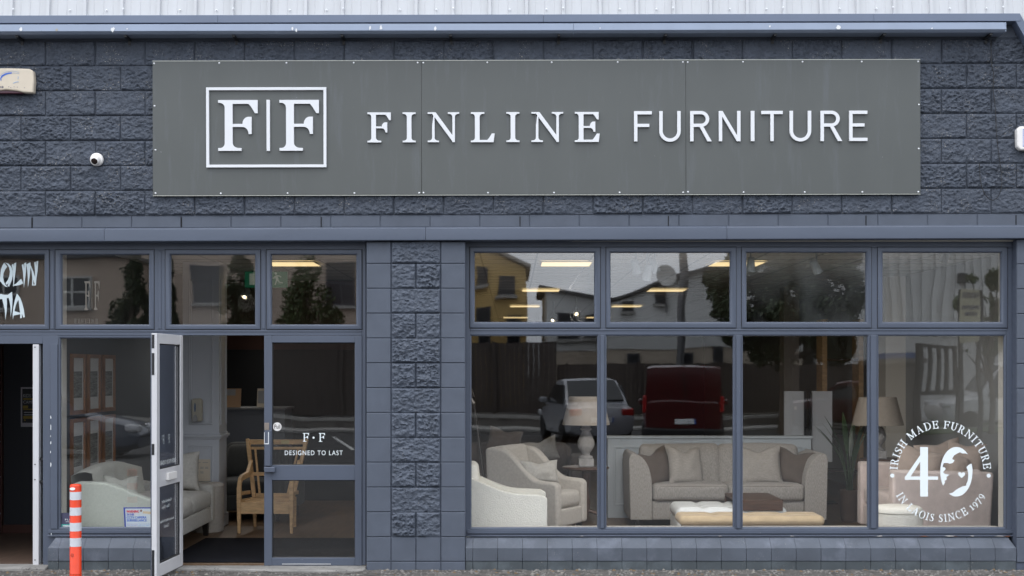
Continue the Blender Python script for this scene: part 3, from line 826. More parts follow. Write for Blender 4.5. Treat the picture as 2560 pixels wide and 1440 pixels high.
# ---------------------------------------------------------------- doors
def door_leaf(name, x0, x1, z0, z1, zm0, zm1, st=.075, top=.07, bot=.078, two=True, wl=None):
    """leaf in its own plane: outer face y=0, inner face y=.055"""
    mb = MB()
    wl = st if wl is None else wl
    for k, (a, b, c, d) in enumerate(((x0,x0+wl,z0,z1), (x1-st,x1,z0,z1), (x0+wl,x1-st,z1-top,z1), (x0+wl,x1-st,zm0,zm1), (x0+wl,x1-st,z0,z0+bot))):
        e = .0005*(k > 1)
        mb.m = 0; mb.box(a, b, 0+e, .009, c, d)
        mb.m = 1 if two else 0; mb.box(a, b, .009, .055-e, c, d)
    return mb
def leaf_glass(parent, x0, x1, z0, z1, zm0, zm1, st, top, bot, wl):
    for a, b in ((zm1, z1-top), (z0+bot, zm0)):
        MB().box(x0+wl-.004, x1-st+.004, .024, .030, a-.004, b+.004).build('pane', M['glass_low'], parent)
        g = MB()
        for y in (.0135, .0485):
            g.loopframe(x0+wl, x1-st, a, b, [(-.001,0),(.007,.004 if y < .03 else -.004),(.007,.010 if y < .03 else -.018)], y)
        g.build('gasket', M['gasket'], parent)
# right leaf, shut
x0, x1, z0, z1 = PX(660.5,FY), PX(905,FY), PZ(1414,FY), PZ(839,FY)
st, wl, top, bot = PX(905,FY)-PX(887.5,FY), PX(680,FY)-PX(660.5,FY), .064, .072
zm0, zm1 = PZ(1200.5,FY), PZ(1163,FY)
d1 = door_leaf('door', 0, x1-x0, z0, z1, zm0, zm1, st, top, bot, False, wl).build('door', M['frame'], B, bevel=.003)
d1.location = (x0, FY-.006, 0)
shape(d1, 'shut glazed door leaf with grey frame and white lettering')
leaf_glass(d1, 0, x1-x0, z0, z1, zm0, zm1, st, top, bot, wl)
o = Vector((x0, FY-.006, 0))
def dx(px): return PX(px, FY-.006) - x0
def dz(py): return PZ(py, FY-.006)
h = MB()
h.box(dx(663), dx(678), -.035, -.0005, dz(1165), dz(1076)); h.box(dx(662), dx(689), -.045, -.0005, dz(1180), dz(1167))
h.build('door_handle', M['frame'], d1, bevel=.006, seg=3)
h = MB(); h.box(dx(661), dx(673), -.006, -.0004, dz(1075), dz(1057)); h.build('lock', mat('worn_brass', (.26,.22,.19), .4, metal=.4), d1, bevel=.002)
h = MB()
for a, b, c, d in ((663,673.5,1108,1110), (672,673.5,1080,1108), (662.2,663.2,1080,1110)): h.box(dx(a), dx(b), -.0372, -.0351, dz(d), dz(c))
h.build('worn_edge', M['white_ink'], d1)
h = MB(); h.lathe([(.0395,0),(.0395,.002)], (0,0,0), 28, Matrix.Translation((dx(692), .0235, dz(1067))) @ Matrix.Rotation(R(90), 4, 'X'))
s = h.build('sticker', M['white_plastic'], d1)
h = MB(); text_rect(h, 'Pull', dx(685), dx(699.5), dz(1072), dz(1061.5), .0195, .0212); h.build('sticker_lettering', M['black'], d1)
h = MB()
for a, b in ((756,771.5), (796,811.5)):
    s, q, ww = g_serif('F', .13)
    extrude(h, union(s, q), .0215, .0235, lambda u, v, a=a, b=b, ww=ww: (dx(a+(b-a)*u/ww), dz(1104.5-21.5*v)))
extrude(h, union([arc(783, 1094.5, 2.6, 2.6, 0, 360, 16)[:-1]]), .0215, .0235, lambda u, v: (dx(u), dz(v)))
h.build('door_lettering', M['vinyl'], d1); h = MB()
text_rect(h, 'DESIGNED TO LAST', dx(711), dx(855.8), dz(1138.3), dz(1126.6), .0215, .0235, 1.22)
h.build('door_lettering', M['vinyl'], d1)
h = MB(); h.box(dx(705), dx(827), -.004, -.0004, dz(1411), dz(1409)); h.build('drip_strip', M['screw'], d1)
# left leaf, standing open at right angles to the front
LW = .80
hz0, hz1 = PZ(1413,FY), PZ(838.5,FY)
d2 = door_leaf('door', 0, LW, hz0, hz1, zm0-.005, zm1+.01, .085, .088, .11, True, .085).build('door', [M['frame'], M['white_door']], B, bevel=.003)
d2.location = (PX(443,FY), FY-.002, 0); d2.rotation_euler = (0, 0, R(-93.0))
shape(d2, 'open glazed door leaf with white inner face and mirrored lettering')
leaf_glass(d2, 0, LW, hz0, hz1, zm0-.005, zm1+.01, .085, .088, .11, .085)
h = MB(); h.box(LW*.34, LW*.66, .0552, .078, (zm0+zm1)/2-.028, (zm0+zm1)/2+.036); h.build('letter_box', M['white_plastic'], d2, bevel=.003)
for a, b in ((hz1-.13, hz1-.012), (hz1-.36, hz1-.17), (1.05, 1.145), (hz0+.0, hz0+.24)): MB().box(LW-.001, LW+.0025, .012, .034, a, b).build('lock_plate', M['black'], d2)
h = MB()
for a in (.30, .47):
    s, q, ww = g_serif('F', .13); extrude(h, union(s, q), .0215, .0235, lambda u, v, a=a, ww=ww: (a+.055*u/ww, 1.13+.078*v))
h.build('door_lettering', M['vinyl'], d2); h = MB()
text_rect(h, 'IRISH MADE FURNITURE', .13, .69, .945, .985, .0215, .0235)
h.build('door_lettering', M['vinyl'], d2); h = MB()
text_rect(h, 'Monday-Saturday', .26, .54, .60, .635, .0215, .0235)
h.build('door_lettering', M['vinyl'], d2); h = MB()
text_rect(h, '9.30am-5.30pm', .30, .54, .55, .585, .0215, .0235)
h.build('door_lettering', M['vinyl'], d2); h = MB()
text_rect(h, 'Sundays & Bank Holidays', .18, .60, .43, .46, .0215, .0235)
h.build('door_lettering', M['vinyl'], d2); h = MB()
text_rect(h, 'Closed', .33, .47, .385, .415, .0215, .0235)
h.build('door_lettering', M['vinyl'], d2)
# white leaf of the neighbouring unit, folded back inside
d3 = MB(); d3.box(PX(81.5,FY), PX(96.5,FY), FY+.002, 1.0, PZ(1415,FY), PZ(861,FY)); d3 = d3.build('door', M['white_door'], B, bevel=.003)
shape(d3, 'white door leaf of the dark doorway seen edge on')
for py in (1161, 1199, 868, 1400): MB().lathe([(.006,0),(.006,.003)], (0,0,0), 10, Matrix.Translation(P(87.5, py, FY+.002)) @ Matrix.Rotation(R(90), 4, 'X')).build('screw', M['black'], d3)
for py in (1148, 1204.5): MB().box(PX(96.5,FY)+.0005, PX(107,FY), FY+.02, FY+.05, PZ(py+2.5,FY), PZ(py-2.5,FY)).build('hinge', M['black'], d3)
d3.data.materials[0] = M['white_door']
h = MB(); h.box(PX(96.6,FY)+.0005, PX(97.3,FY)+.002, FY+.04, 1.0, PZ(1415,FY), PZ(861,FY)); h.build('inner_face', mat('grey_door_skin', (.32,.33,.36), .5), d3)

# anniversary lettering on the last lower pane
zq = 4.644
def zc(x, y): return (PX(2200 + x/zq, FY), PZ(1020 + y/zq, FY))
h = MB()
xf = lambda u, v: zc(u, v)
four = [rect(475,455,565,1030), rect(297,797,682,835), [(297,836),(338,836),(556,498),(556,455),(540,455),(297,808)]]
extrude(h, union(four), FY+.0215, FY+.0235, xf)
isle = [(938,515),(965,530),(1000,528),(1040,545),(1062,590),(1110,560),(1110,640),(1066,650),(1040,662),(1012,690),(1026,720),(1035,770),(1030,830),(1024,862),(1010,882),(1012,905),(970,912),(920,935),(885,958),(855,985),(800,1000),(790,1040),(700,1040),(700,935),(742,905),(752,885),(768,862),(752,852),(785,830),(780,802),(816,777),(762,768),(742,748),(772,708),(762,693),(736,684),(748,642),(800,640),(812,650),(852,640),(876,610),(846,594),(868,552),(906,530)]
heart = [(957,816),(925,785),(917,765),(922,752),(936,747),(950,752),(957,762),(965,752),(978,747),(992,752),(998,765),(990,785)]
extrude(h, union([arc(896,742,187,288,0,360,60)[:-1]], [isle]), FY+.0215, FY+.0235, xf)
extrude(h, union([heart]), FY+.0215, FY+.0235, xf)
for cx in (150, 1272): extrude(h, union([arc(cx,787,24,24,0,360,24)[:-1]]), FY+.0215, FY+.0235, xf)
def round_text(s, a0, a1, rb, cap, top):
    gl = [g_serif(c, .15) for c in s]; gap = .12
    tot = sum(g[2] for g in gl) + gap*(len(s)-1)
    u = 0
    for c, (so, ho, wd) in zip(s, gl):
        am = a0 + (a1-a0)*(u+wd/2)/tot
        if so:
            def f(x, y, am=am, wd=wd):
                r_ = rb + cap*y if top else rb - cap*y
                t = am + ((x-wd/2)/tot)*(a1-a0)*.94
                return (PX(2353.1 + r_*math.cos(R(t)), FY), PZ(1178.8 - r_*math.sin(R(t)), FY))
            extrude(h, union(so, ho), FY+.0215, FY+.0235, f)
        u += wd + gap
round_text('IRISH MADE FURNITURE', 178, 2.5, 107.5, 19.5, True)
round_text('IN LAOIS SINCE 1979', 208, 331, 127, 19, False)
h.build('window_lettering', M['vinyl'], W)

# ================================================================ the fascia sign
SG = thing('wall_sign', 'long dark grey shop sign with raised white letters screwed to the block wall', 'sign')
SG.rotation_euler = (0, -.0022, 0)
sh_comp = lambda px: (px-1280)*.0022
yS = -.045
for a, b in ((384, 1055.8), (1056.4, 1716.8), (1717.4, 2303.5)):
    q = MB(); q.box(PX(a,yS), PX(b,yS), yS, -.020, PZ(486.3,yS), PZ(151.3,yS)); q.build('panel', M['sign'], SG, bevel=.0015)
q = MB()
q.box(PX(384,yS), PX(2303.5,yS), yS-.001, -.018, PZ(151.1,yS), PZ(149.9,yS)); q.box(PX(384,yS), PX(2303.5,yS), yS-.001, -.018, PZ(488,yS), PZ(486.7,yS))
q.build('edge_trim', M['rim'], SG)
q = MB(); q.loopframe(PX(519,yS), PX(819,yS), PZ(418,yS), PZ(218,yS), [(0,0),(0,-.024),(.0255,-.024),(.0255,0)], yS)
q.build('logo_frame', M['letter'], SG, bevel=.002)
q = MB(); q.pbox(668.5, 677, 248, 376, yS-.024, yS-.0005); q.build('divider', M['letter'], SG, bevel=.002)
def letter(parts, a, b, t, bo, wid):
    q = MB(); c = 0
    put_glyph(q, parts[0], parts[1], a, b, t+c, bo+c, wid, yS-.026, yS-.004)
    q.build('letter', M['letter'], SG, bevel=.0012, seg=1)
for a, b in ((547.6, 646.4), (701, 799.6)): s, hh, ww = g_serif('F'); letter((s, hh), a, b, 250-1.5, 377-1.5, ww)
for ch, a, b in (('F',920.8,979.4), ('I',1008.9,1041.6), ('N',1071.4,1150.5), ('L',1179.6,1239.5), ('I',1268.4,1301), ('N',1330.8,1410.6), ('E',1439.4,1503)):
    s, hh, ww = g_serif(ch); letter((s, hh), a, b, 280.2 - .0, 355.2, ww)
for ch, a, b in (('F',1587.6,1632.2), ('U',1650.8,1704.2), ('R',1728,1781.8), ('N',1799.6,1854), ('I',1879.5,1888.8), ('T',1906,1959.7), ('U',1976.7,2030.7), ('R',2054,2108.2), ('E',2125.7,2171.4)):
    ww = (b-a)/75.5; letter((g_sans(ch, ww), []), a, b, 278.4, 354.4, ww if ch != 'I' else .112)
SCR = [(388,156.5),(551,156),(719,156),(887,156),(1047,156),(1061,156.5),(1221,156),(1382,156),(1547,156),(1710,156),(1722,156.5),(1860,156),(2009,156),(2157,156),(2298,156),
       (391,481),(554,482),(721,482),(888,482),(1050,482),(1061,481.5),(1222,482),(1387,482),(1551,482),(1710,482),(1722,481),(1861,482),(2014,482),(2158,482),(2298,482),
       (389,263),(391,373),(2300,264),(2299,374)]
q0 = MB().lathe([(.0085,0),(.0085,.002),(.006,.0045),(.002,.0055)], (0,0,0), 12, Matrix.Rotation(R(90), 4, 'X')).build('screw', M['screw'], SG)
for i, (a, b) in enumerate(SCR):
    o = q0 if i == 0 else q0.copy()
    if i: COL.objects.link(o); o.parent = SG
    o.location = P(a, b, yS-.0003)
# ================================================================ ground and small things on the front
M['tarmac'] = mat('tarmac', (.036,.035,.034), .85, var=.25, vs=1.5, bump=.6, bs=90, speck=((.16,.15,.14), 60, .6, .42))
M['gravel'] = mat('gravel', (.075,.068,.061), .85, var=.65, vs=14, bump=.5, bs=60)
M['concrete'] = mat('worn_concrete', (.22,.21,.195), .8, var=.25, vs=5, bump=.3, bs=70, speck=((.07,.065,.06), 60, .6, .45))
M['paint_line'] = mat('road_paint', (.55,.55,.53), .6, var=.2, vs=6)
g = MB(); nx, ny = 60, 60
g.add([(-300,-320,GZ),(300,-320,GZ),(300,-1.6,GZ),(-300,-1.6,GZ),(-300,60,GZ),(300,60,GZ)], [(0,1,2,3)])
g.add([(-300,-1.6,GZ),(300,-1.6,GZ),(300,.2,GZ),(-300,.2,GZ)], [(0,1,2,3)])
struct(g.build('ground', M['tarmac']))
g = MB(); n = 260
vs, fs = [], []
for j in range(9):
    for i in range(n+1):
        x = XL + (XR-XL)*i/n; y = .03 - 1.25*j/8
        e = min(1, (8-j)/2)
        vs.append((x, y - (.25*abs(noise.noise((x*2, 3, 1))) if j == 8 else 0), GZ + .003 + e*.012*(.5+noise.noise((x*7, y*7, 0))) ))
for j in range(8):
    for i in range(n): a = j*(n+1)+i; fs.append((a, a+n+1, a+n+2, a+1))
g.add(vs, fs); struct(g.build('gravel_strip', M['gravel'], smooth=60))
# loose stones, leaves and grit swept against the wall
g = MB(); rs = random.Random(3)
def stone(mb, x, y, r):
    z = GZ+.006
    vs = [(x+r*rs.uniform(.7,1.2)*math.cos(a), y+r*rs.uniform(.7,1.2)*math.sin(a), z+rs.uniform(0,.3)*r) for a in (0,1.05,2.1,3.14,4.2,5.25)]
    vs += [(x+r*.3*rs.uniform(-1,1), y+r*.3*rs.uniform(-1,1), z+r*rs.uniform(.6,1.1))]
    mb.add(vs, [(i, (i+1)%6, 6) for i in range(6)])
stones = [MB(), MB(), MB()]
for k in range(5200):
    x = rs.uniform(-5.2, 5.2); y = -rs.random()**1.5*1.1 - .005
    stone(stones[0 if k % 9 else (1 if k % 2 else 2)], x, y, rs.uniform(.004, .016) if k % 9 else rs.uniform(.008,.022))
g = stones[0]; 
nm = len(g.f); 
g.m = 1; g.add(stones[1].v, stones[1].f); g.m = 2; g.add(stones[2].v, stones[2].f)
g.mi = [0]*nm + [1]*len(stones[1].f) + [2]*len(stones[2].f)
struct(g.build('gravel_stones', [mat('grey_stone', (.15,.14,.13), .8, var=.4, vs=30), mat('pale_stone', (.20,.185,.16), .8), mat('fallen_leaf', (.13,.085,.045), .8)]), 'stuff')
# worn concrete step below the doors
g = MB(); x0, x1 = PX(402), PX(914)
g.prism([(x0,.18),(x0,-.03),(PX(560),-.05),(PX(700),-.14),(PX(830),-.17),(x1,-.12),(x1,.18)], GZ-.05, GZ+.030, 'z')
g.box(PX(-170), PX(118), -.06, .2, GZ-.05, GZ+.038)
struct(g.build('threshold', M['concrete'], bevel=.012, seg=3))

# --- orange bollard
bo = thing('bollard', 'orange flexible bollard with white reflective bands standing by the kerb', 'bollard', (PX(189, -.75), -.75, GZ))
M['orange'] = mat('orange_plastic', (.66,.042,.005), .42, var=.08, vs=9, speck=((.1,.05,.03), 60, .68, .5), var2=((.30,.06,.03), 7, .6, .1, .6, (1,1,.5)))
M['reflective'] = mat('reflective_band', (.56,.57,.60), .35, var=.06, vs=20, var2=((.30,.28,.26), 9, .6, .12, .6, (1,1,.4)))
kb = (D-.75)/D
bz = lambda py: PZ(py, -.75) - GZ
rb = 14.2/S*kb
prof = [(rb+.035,0),(rb+.035,.012),(rb+.012,.03),(rb,.045)]
for k in range(4): z = bz(1437)-.03+k*.012; prof += [(rb,z),(rb*1.045,z+.003),(rb*1.045,z+.007),(rb,z+.010)]
prof += [(rb,bz(1216)),(rb*.96,bz(1212.5)),(rb*.8,bz(1210.5)),(0.001,bz(1210))]
MB().lathe(prof, (0,0,0), 32).build('post', M['orange'], bo, smooth=40)
for a, b in ((1229,1249), (1268,1288), (1306,1327), (1344,1365.5)):
    MB().lathe([(rb*.9,bz(b)),(rb*1.012,bz(b)),(rb*1.012,bz(a)),(rb*.9,bz(a))], (0,0,0), 32).build('reflective_band', M['reflective'], bo, smooth=40)
q = MB(); q.lathe([(.0001,.0),(.0235,.0),(.0235,.004),(.0001,.004)], (0,0,0), 24, Matrix.Translation((-.012,-rb*.975,bz(1221))) @ Matrix.Scale(.52, 4, (0,0,1)) @ Matrix.Rotation(R(90), 4, 'X'))
q.build('badge', M['white_ink'], bo)
q = MB()
for k in range(5): a = R(72*k); q.tube([(-.014+.009*math.cos(a), -rb*1.0-.001, bz(1386)+.010*math.sin(a)), (-.014+.014*math.cos(a+.9), -rb*1.0-.001, bz(1386)+.015*math.sin(a+.9))], .0022, 5)
q.build('stamp', mat('scuffed_stamp', (.18,.02,.01), .6), bo)

# --- alarm boxes, camera, loose cable
al = thing('alarm_box', 'cream alarm box with worn blue oval at the left end of the wall', 'alarm box', (PX(30), -.015, PZ(206)))
hw, hh = (93-30)/S, 31/S
pf = [(-hw,-hh*.9),(-hw*.98,hh*.82),(-hw*.8,hh*.98),(0,hh),(hw*.8,hh*.95),(hw*.97,hh*.78),(hw,0),(hw*.97,-hh),(hw*.62,-hh*.98),(hw*.3,-hh*.84),(-hw*.1,-hh*.76),(-hw*.5,-hh*.84),(-hw*.7,-hh*.96)]
MB().prism(pf, -.075, .0, 'y').build('cover', M['cream_plastic'], al, bevel=.014, seg=4)
MB().prism([(-hw*.7,-hh*1.02),(hw*.6,-hh*1.02),(hw*.3,-hh*.82),(-hw*.1,-hh*.74),(-hw*.5,-hh*.82)], -.062, -.005, 'y').build('strobe', mat('dark_red_lens', (.05,.008,.018), .25), al, bevel=.006)
q = MB()
def al_px(x, y): return ((x/13.09-30)/S, (206-150-y/13.09)/S)
pts = [(150,740),(140,660),(190,590),(290,530),(400,500),(500,490)]
extrude(q, union([stroke([al_px(*p) for p in pts], [.006,.011,.014,.015,.014,.012])]), -.0772, -.0752)
q.build('emblem', M['blue_ink'], al)
q = MB()
extrude(q, union([stroke([al_px(*p) for p in [(110,600),(200,500),(330,450),(480,430),(620,440),(740,465)]], .0022)]), -.0772, -.0752)
extrude(q, union([stroke([al_px(*p) for p in [(500,485),(620,490),(740,515)]], .003)]), -.0772, -.0752)
extrude(q, union([stroke([al_px(*p) for p in [(700,600),(715,650),(690,690)]], .005)]), -.0772, -.0752)
extrude(q, union([stroke([al_px(*p) for p in [(545,830),(620,790),(720,775)]], .006)]), -.0772, -.0752)
q.build('emblem', M['pale_ink'], al)
q = MB(); a, b = al_px(90, 980), al_px(150, 915); text_rect(q, '0', a[0], b[0]-.002, a[1], b[1], -.0772, -.0752)
a, b = al_px(165, 980), al_px(228, 915); text_rect(q, '8', a[0], b[0], a[1], b[1], -.0772, -.0752)
for p, r_ in (((400,940),.003), ((470,970),.003), ((575,940),.003), ((680,950),.0028), ((915,970),.0028)):
    u, v = al_px(*p); q.box(u-r_, u+r_, -.0772, -.0752, v-r_*.8, v+r_*.8)
q.build('lettering', M['navy_ink'], al)
ar = thing('alarm_box', 'white alarm box with blue lettering at the right end of the wall', 'alarm box', (PX(2575), -.015, PZ(349)))
hw, hh = 40/S, 29.5/S
MB().prism([(-hw,-hh*.7),(-hw*1.02,hh*.7),(-hw*.85,hh),(hw*.85,hh),(hw*1.02,hh*.7),(hw,-hh*.7),(hw*.8,-hh),(-hw*.8,-hh)], -.07, 0, 'y').build('cover', M['white_plastic'], ar, bevel=.012, seg=3)
q = MB()
def ax(px): return (px-2575)/S
def az(py): return (349-py)/S
q.loopframe(ax(2549), ax(2601), az(370), az(327), [(0,0),(0,-.0015),(.004,-.0015),(.004,0)], -.0702)
q.box(ax(2552.5), ax(2570), -.0717, -.0702, az(352), az(331))
text_rect(q, '(0', ax(2553), ax(2566), az(368), az(357), -.0718, -.0702)
q.build('lettering', M['blue_ink'], ar)
q = MB(); text_rect(q, 'E', ax(2555), ax(2567), az(350), az(333), -.0727, -.0718); q.build('lettering', M['white_ink'], ar)

cc = thing('security_camera', 'small white dome camera on the block wall left of the sign', 'camera', (PX(244), -.018, PZ(400)))
rot = Matrix.Rotation(R(90), 4, 'X')
MB().lathe([(.060,0),(.060,.018),(.052,.03),(.04,.034)], (0,0,0), 32, rot).build('base', M['white_plastic'], cc, smooth=40)
mm = Matrix.Translation((0,-.055,-.012)) @ Matrix.Rotation(R(25), 4, 'X') 
MB().lathe([(.001,-.044)]+[(.044*math.cos(R(a)), .044*math.sin(R(a))) for a in range(-80,41,10)]+[(.030,.036),(.028,.030)], (0,0,0), 28, mm @ rot).build('ball', M['white_plastic'], cc, smooth=50)
MB().lathe([(.028,.026),(.028,.034),(.012,.040),(.001,.041)], (0,0,0), 24, mm @ rot).build('lens', mat('dark_lens', (.02,.012,.01), .1), cc, smooth=50)

q = MB()
pts = [(2457,94),(2466,98),(2477,100),(2478,130),(2479,165),(2484,180),(2483,225),(2488,265),(2490,300),(2491,330),(2495,370),(2499,400),(2503,430),(2505,455),(2502,478),(2494,494),(2483,501),(2472,497),(2461,484),(2453,462),(2450,440),(2449,420),(2448.5,408)]
sm = []
for i in range(len(pts)-1):
    for t in (0,.34,.67): sm.append((pts[i][0]+(pts[i+1][0]-pts[i][0])*t, pts[i][1]+(pts[i+1][1]-pts[i][1])*t))
sm.append(pts[-1])
q.tube([P(a, b, -.034-.012*(b > 440)) for a, b in sm], .0038, 6)
tag(q.build('loose_cable', M['black'], smooth=60), 'thin black cable hanging loose in a loop down the block wall', 'cable')

# ================================================================ inside the shop
RX0, RX1, RY, CZ = -4.235, 5.13, 25.0, 3.0
M['floor_wood'] = mat('wood_floor', (.125,.08,.048), .45, spec=.3, var=.28, vs=2.2, stretch=(9,.7,1))
M['ceil'] = mat('ceiling_tile', (.62,.61,.58), .85, var=.04, vs=3)
M['wall_dark'] = mat('dark_wall_paint', (.055,.060,.066), .7, var=.05)
M['wall_grey'] = mat('grey_wall_paint', (.30,.31,.31), .7, var=.03)
M['wall_back'] = mat('back_wall_paint', (.05,.045,.042), .8)
M['plaster'] = mat('cream_plaster', (.56,.53,.47), .7)
M['panel_white'] = mat('pale_panel_paint', (.42,.46,.49), .5)
M['mat'] = mat('entrance_mat', (.010,.0105,.014), .95, spec=.1, var=.2, vs=60, bump=.6, bs=250)
q = MB(); q.box(RX0, RX1, .14, RY, -.2, 0.0); q.build('floor', M['floor_wood'], B)
q = MB(); q.box(RX0, RX1, .33, RY, CZ, CZ+.1); q.build('ceiling', M['ceil'], B)
q = MB()
yy = .36
while yy < 22: q.box(RX0+.01, RX1-.01, yy-.010, yy+.010, CZ-.004, CZ-.0002); yy += .6
xx = RX0+.3
while xx < RX1: q.box(xx-.010, xx+.010, .36, 22, CZ-.0055, CZ-.0042); xx += .6
q.build('ceiling_grid', mat('ceiling_grid_metal', (.34,.34,.33), .6), B)
q = MB(); q.box(RX0-.1, RX0, .335, RY, 0, CZ); q.build('side_wall', M['wall_dark'], B)
q = MB(); q.box(RX1, RX1+.1, .335, RY, 0, CZ); q.build('side_wall', M['wall_grey'], B)
q = MB(); q.box(RX0-.1, RX1+.1, RY, RY+.1, 0, CZ); q.build('back_wall', M['wall_back'], B)
# inner face of the front wall: lintel lining and reveals
q = MB(); q.box(XL, XR, .2005, .33, 2.945, CZ+.3); q.box(XL, XR, .1005, .2, 2.96, CZ+.4)
q.box(PX(2514,FY)+.002, RX1+.2, .2015, .334, -.1, 2.945)
q.build('window_lining', M['plaster'], B)
q = MB(); q.box(PX(146,FY)-.03, PX(146,FY)+.012, .2015, .334, 0.33, 2.945); q.build('window_lining', M['plaster'], B)
q = MB(); q.box(PX(1176,FY), PX(2514,FY), .2015, .42, .0, PZ(1322,FY)-.004); q.box(PX(146,FY), PX(400,FY), .2015, .30, .0, PZ(1322,FY)-.004); q.build('window_board', M['plaster'], B)
# columns
def panel_column(x0, x1, y0, y1, name='column'):
    c = MB(); c.box(x0, x1, y0, y1, 0, CZ-.005); 
    c.box(x0-.015, x1+.015, y0-.015, y1+.015, 1.0, 1.022); c.box(x0-.03, x1+.03, y0-.03, y1+.03, 1.022, 1.05); c.box(x0-.012, x1+.012, y0-.012, y1+.012, 1.05, 1.07)
    c.box(x0-.018, x1+.018, y0-.018, y1+.018, 0, .14)
    o = c.build(name, M['column'], B, bevel=.004)
    m_ = MB(); a = .068
    def fr(x0, x1, z0, z1):
        m_.loopframe(x0, x1, z0, z1, [(0,0),(.002,-.010),(.010,-.014),(.018,-.008),(.028,-.010),(.032,0)], y0)
    fr(x0+a, x1-a, 1.16, 2.80); fr(x0+a, x1-a, .22, .93)
    m_.build('moulding', M['column'], o)
    m2 = MB(); m2.box(x1+.0003, x1+.012, y0+.05, y0+.065, 1.16, 2.8); m2.box(x1+.0003, x1+.012, y1-.065, y1-.05, 1.16, 2.8); m2.build('moulding', M['column'], o)
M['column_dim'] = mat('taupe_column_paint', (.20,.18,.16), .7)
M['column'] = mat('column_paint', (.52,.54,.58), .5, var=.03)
CX0, CX1, CY0 = -3.70, -3.29, 3.05
panel_column(CX0, CX1, CY0, CY0+.42)
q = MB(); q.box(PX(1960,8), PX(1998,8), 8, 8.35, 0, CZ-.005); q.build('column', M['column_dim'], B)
q = MB(); q.box(PX(2214,5.6), RX1-.001, 5.6, 5.95, 0, CZ-.005); q.build('column', M['plaster'], B)

q = MB(); q.box(PX(400,.1), -.75, .21, 2.03, .0005, .014); tag(q.build('door_mat', M['mat'], bevel=.004), 'large charcoal entrance mat lying inside the glazed doors', 'mat')

# --- ceiling lights
M['panel_light'] = mat('light_panel', (.9,.85,.7), .5, emit=((1.0,.76,.38), 1.05))
M['light_rim'] = mat('light_rim', (.7,.68,.62), .5)
proto = None
LIGHTS = [(.616,3.3,'ceiling light panel nearest the front in the middle row'), (.44,8.8,'second ceiling light panel from the front in the middle row'), (.247,14.4,'third ceiling light panel from the front in the middle row'), (.08,20.5,'ceiling light panel farthest back in the middle row'),
          (2.56,3.3,'ceiling light panel nearest the front in the right row'), (2.36,8.8,'second ceiling light panel from the front in the right row'), (2.2,14.4,'third ceiling light panel from the front in the right row'), (2.03,20.5,'ceiling light panel farthest back in the right row'),
          (-2.5,3.3,'ceiling light panel nearest the front in the left row'), (-2.76,8.8,'second ceiling light panel from the front in the left row'), (-3.05,14.4,'third ceiling light panel from the front in the left row')]
for i, (x, y, lb) in enumerate(LIGHTS):
    t = thing('ceiling_light', lb+', warm and square', 'ceiling light', (x, y, CZ-.006), 0, 'square light panels in the shop ceiling')
    if proto is None:
        a = MB().loopframe(-.30, .30, -.35, .35, [(0,0),(0,-.012),(.02,-.012),(.02,-.004)]); a.v = [(p[0], p[2], p[1]) for p in a.v]
        a = a.build('rim', M['light_rim'], t)
        b = MB().box(-.28, .28, -.33, .33, -.009, -.0045).build('diffuser', M['panel_light'], t); proto = (a, b)
    else:
        for o in proto: c = o.copy(); COL.objects.link(c); c.parent = t
# --- spotlights
M['bulb'] = mat('lit_bulb', (1,.9,.7), .5, emit=((1.0,.82,.55), 9))
M['spot_white'] = mat('spot_body', (.45,.47,.46), .4)
def spot(px, py, y, lit, lb, rot_=(28, 0), aim=None, watt=0):
    p = P(px, py, y)
    t = thing('spotlight', lb, 'spotlight', p, 0, 'ceiling spotlights in the shop')
    m_ = Matrix.Rotation(R(rot_[1]), 4, 'Y') @ Matrix.Rotation(R(rot_[0]), 4, 'X')
    MB().lathe([(.001,.10),(.026,.10),(.034,.09),(.036,.06),(.042,-.02),(.045,-.045),(.040,-.045),(.036,-.02),(.001,-.015)], (0,0,0), 18, m_).build('head', M['spot_white'], t, smooth=40)
    MB().tube([(0,0,.08), (0,.02,CZ-p.z-.03)], .009, 8).build('stem', M['spot_white'], t)
    MB().lathe([(.001,-.012),(.033,-.014),(.033,-.024),(.001,-.030)] if not lit else [(.001,-.03),(.017,-.034),(.018,-.044),(.001,-.050)], (0,0,0), 16, m_).build('bulb', M['bulb'] if lit else M['white_plastic'], t)
    if watt:                             # beam added to brighten the furniture, from unlit heads too
        ld = bpy.data.lights.new('spot_beam', 'SPOT'); ld.energy = watt; ld.spot_size = R(115); ld.spot_blend = .8; ld.shadow_soft_size = .12; ld.color = (1, .96, .90)
        lo = bpy.data.objects.new('spot_beam', ld); COL.objects.link(lo); lo.parent = t
        q = Vector(aim)-p; lo.location = q.normalized()*.12; lo.rotation_euler = q.to_track_quat('-Z', 'Y').to_euler()
spot(515, 702, 4.4, True, 'lit spotlight seen through the top light over the open door', (-30, 0), aim=(-3,3.2,.4), watt=40)
spot(614, 737, 6.2, True, 'lit spotlight left of the hanging exit sign', (-35, 20), aim=(-3,5,.8), watt=30)
spot(697, 763, 9.0, True, 'lit spotlight just below the running figure of the exit sign', (-35, 25))
spot(1441, 781, 10, True, 'brightest lit spotlight low in the top light beside the pier', (-45, 0), aim=(0,6,.4), watt=20)
spot(1384, 797, 12, True, 'lit spotlight low in the top light beside the pier, left of the brightest', (-35, 30))
spot(1590, 672, .6, False, 'white spotlight head, leftmost of a cluster of three', (20, -15), aim=(.2,1.6,.3), watt=52)
spot(1618, 688, .6, False, 'white spotlight head hanging lowest in a cluster of three', (20, 10), aim=(1.9,3.2,.4), watt=52)
spot(1637, 668, .6, False, 'white spotlight head, rightmost of a cluster of three', (20, -25), aim=(2.6,3.3,.4), watt=52)
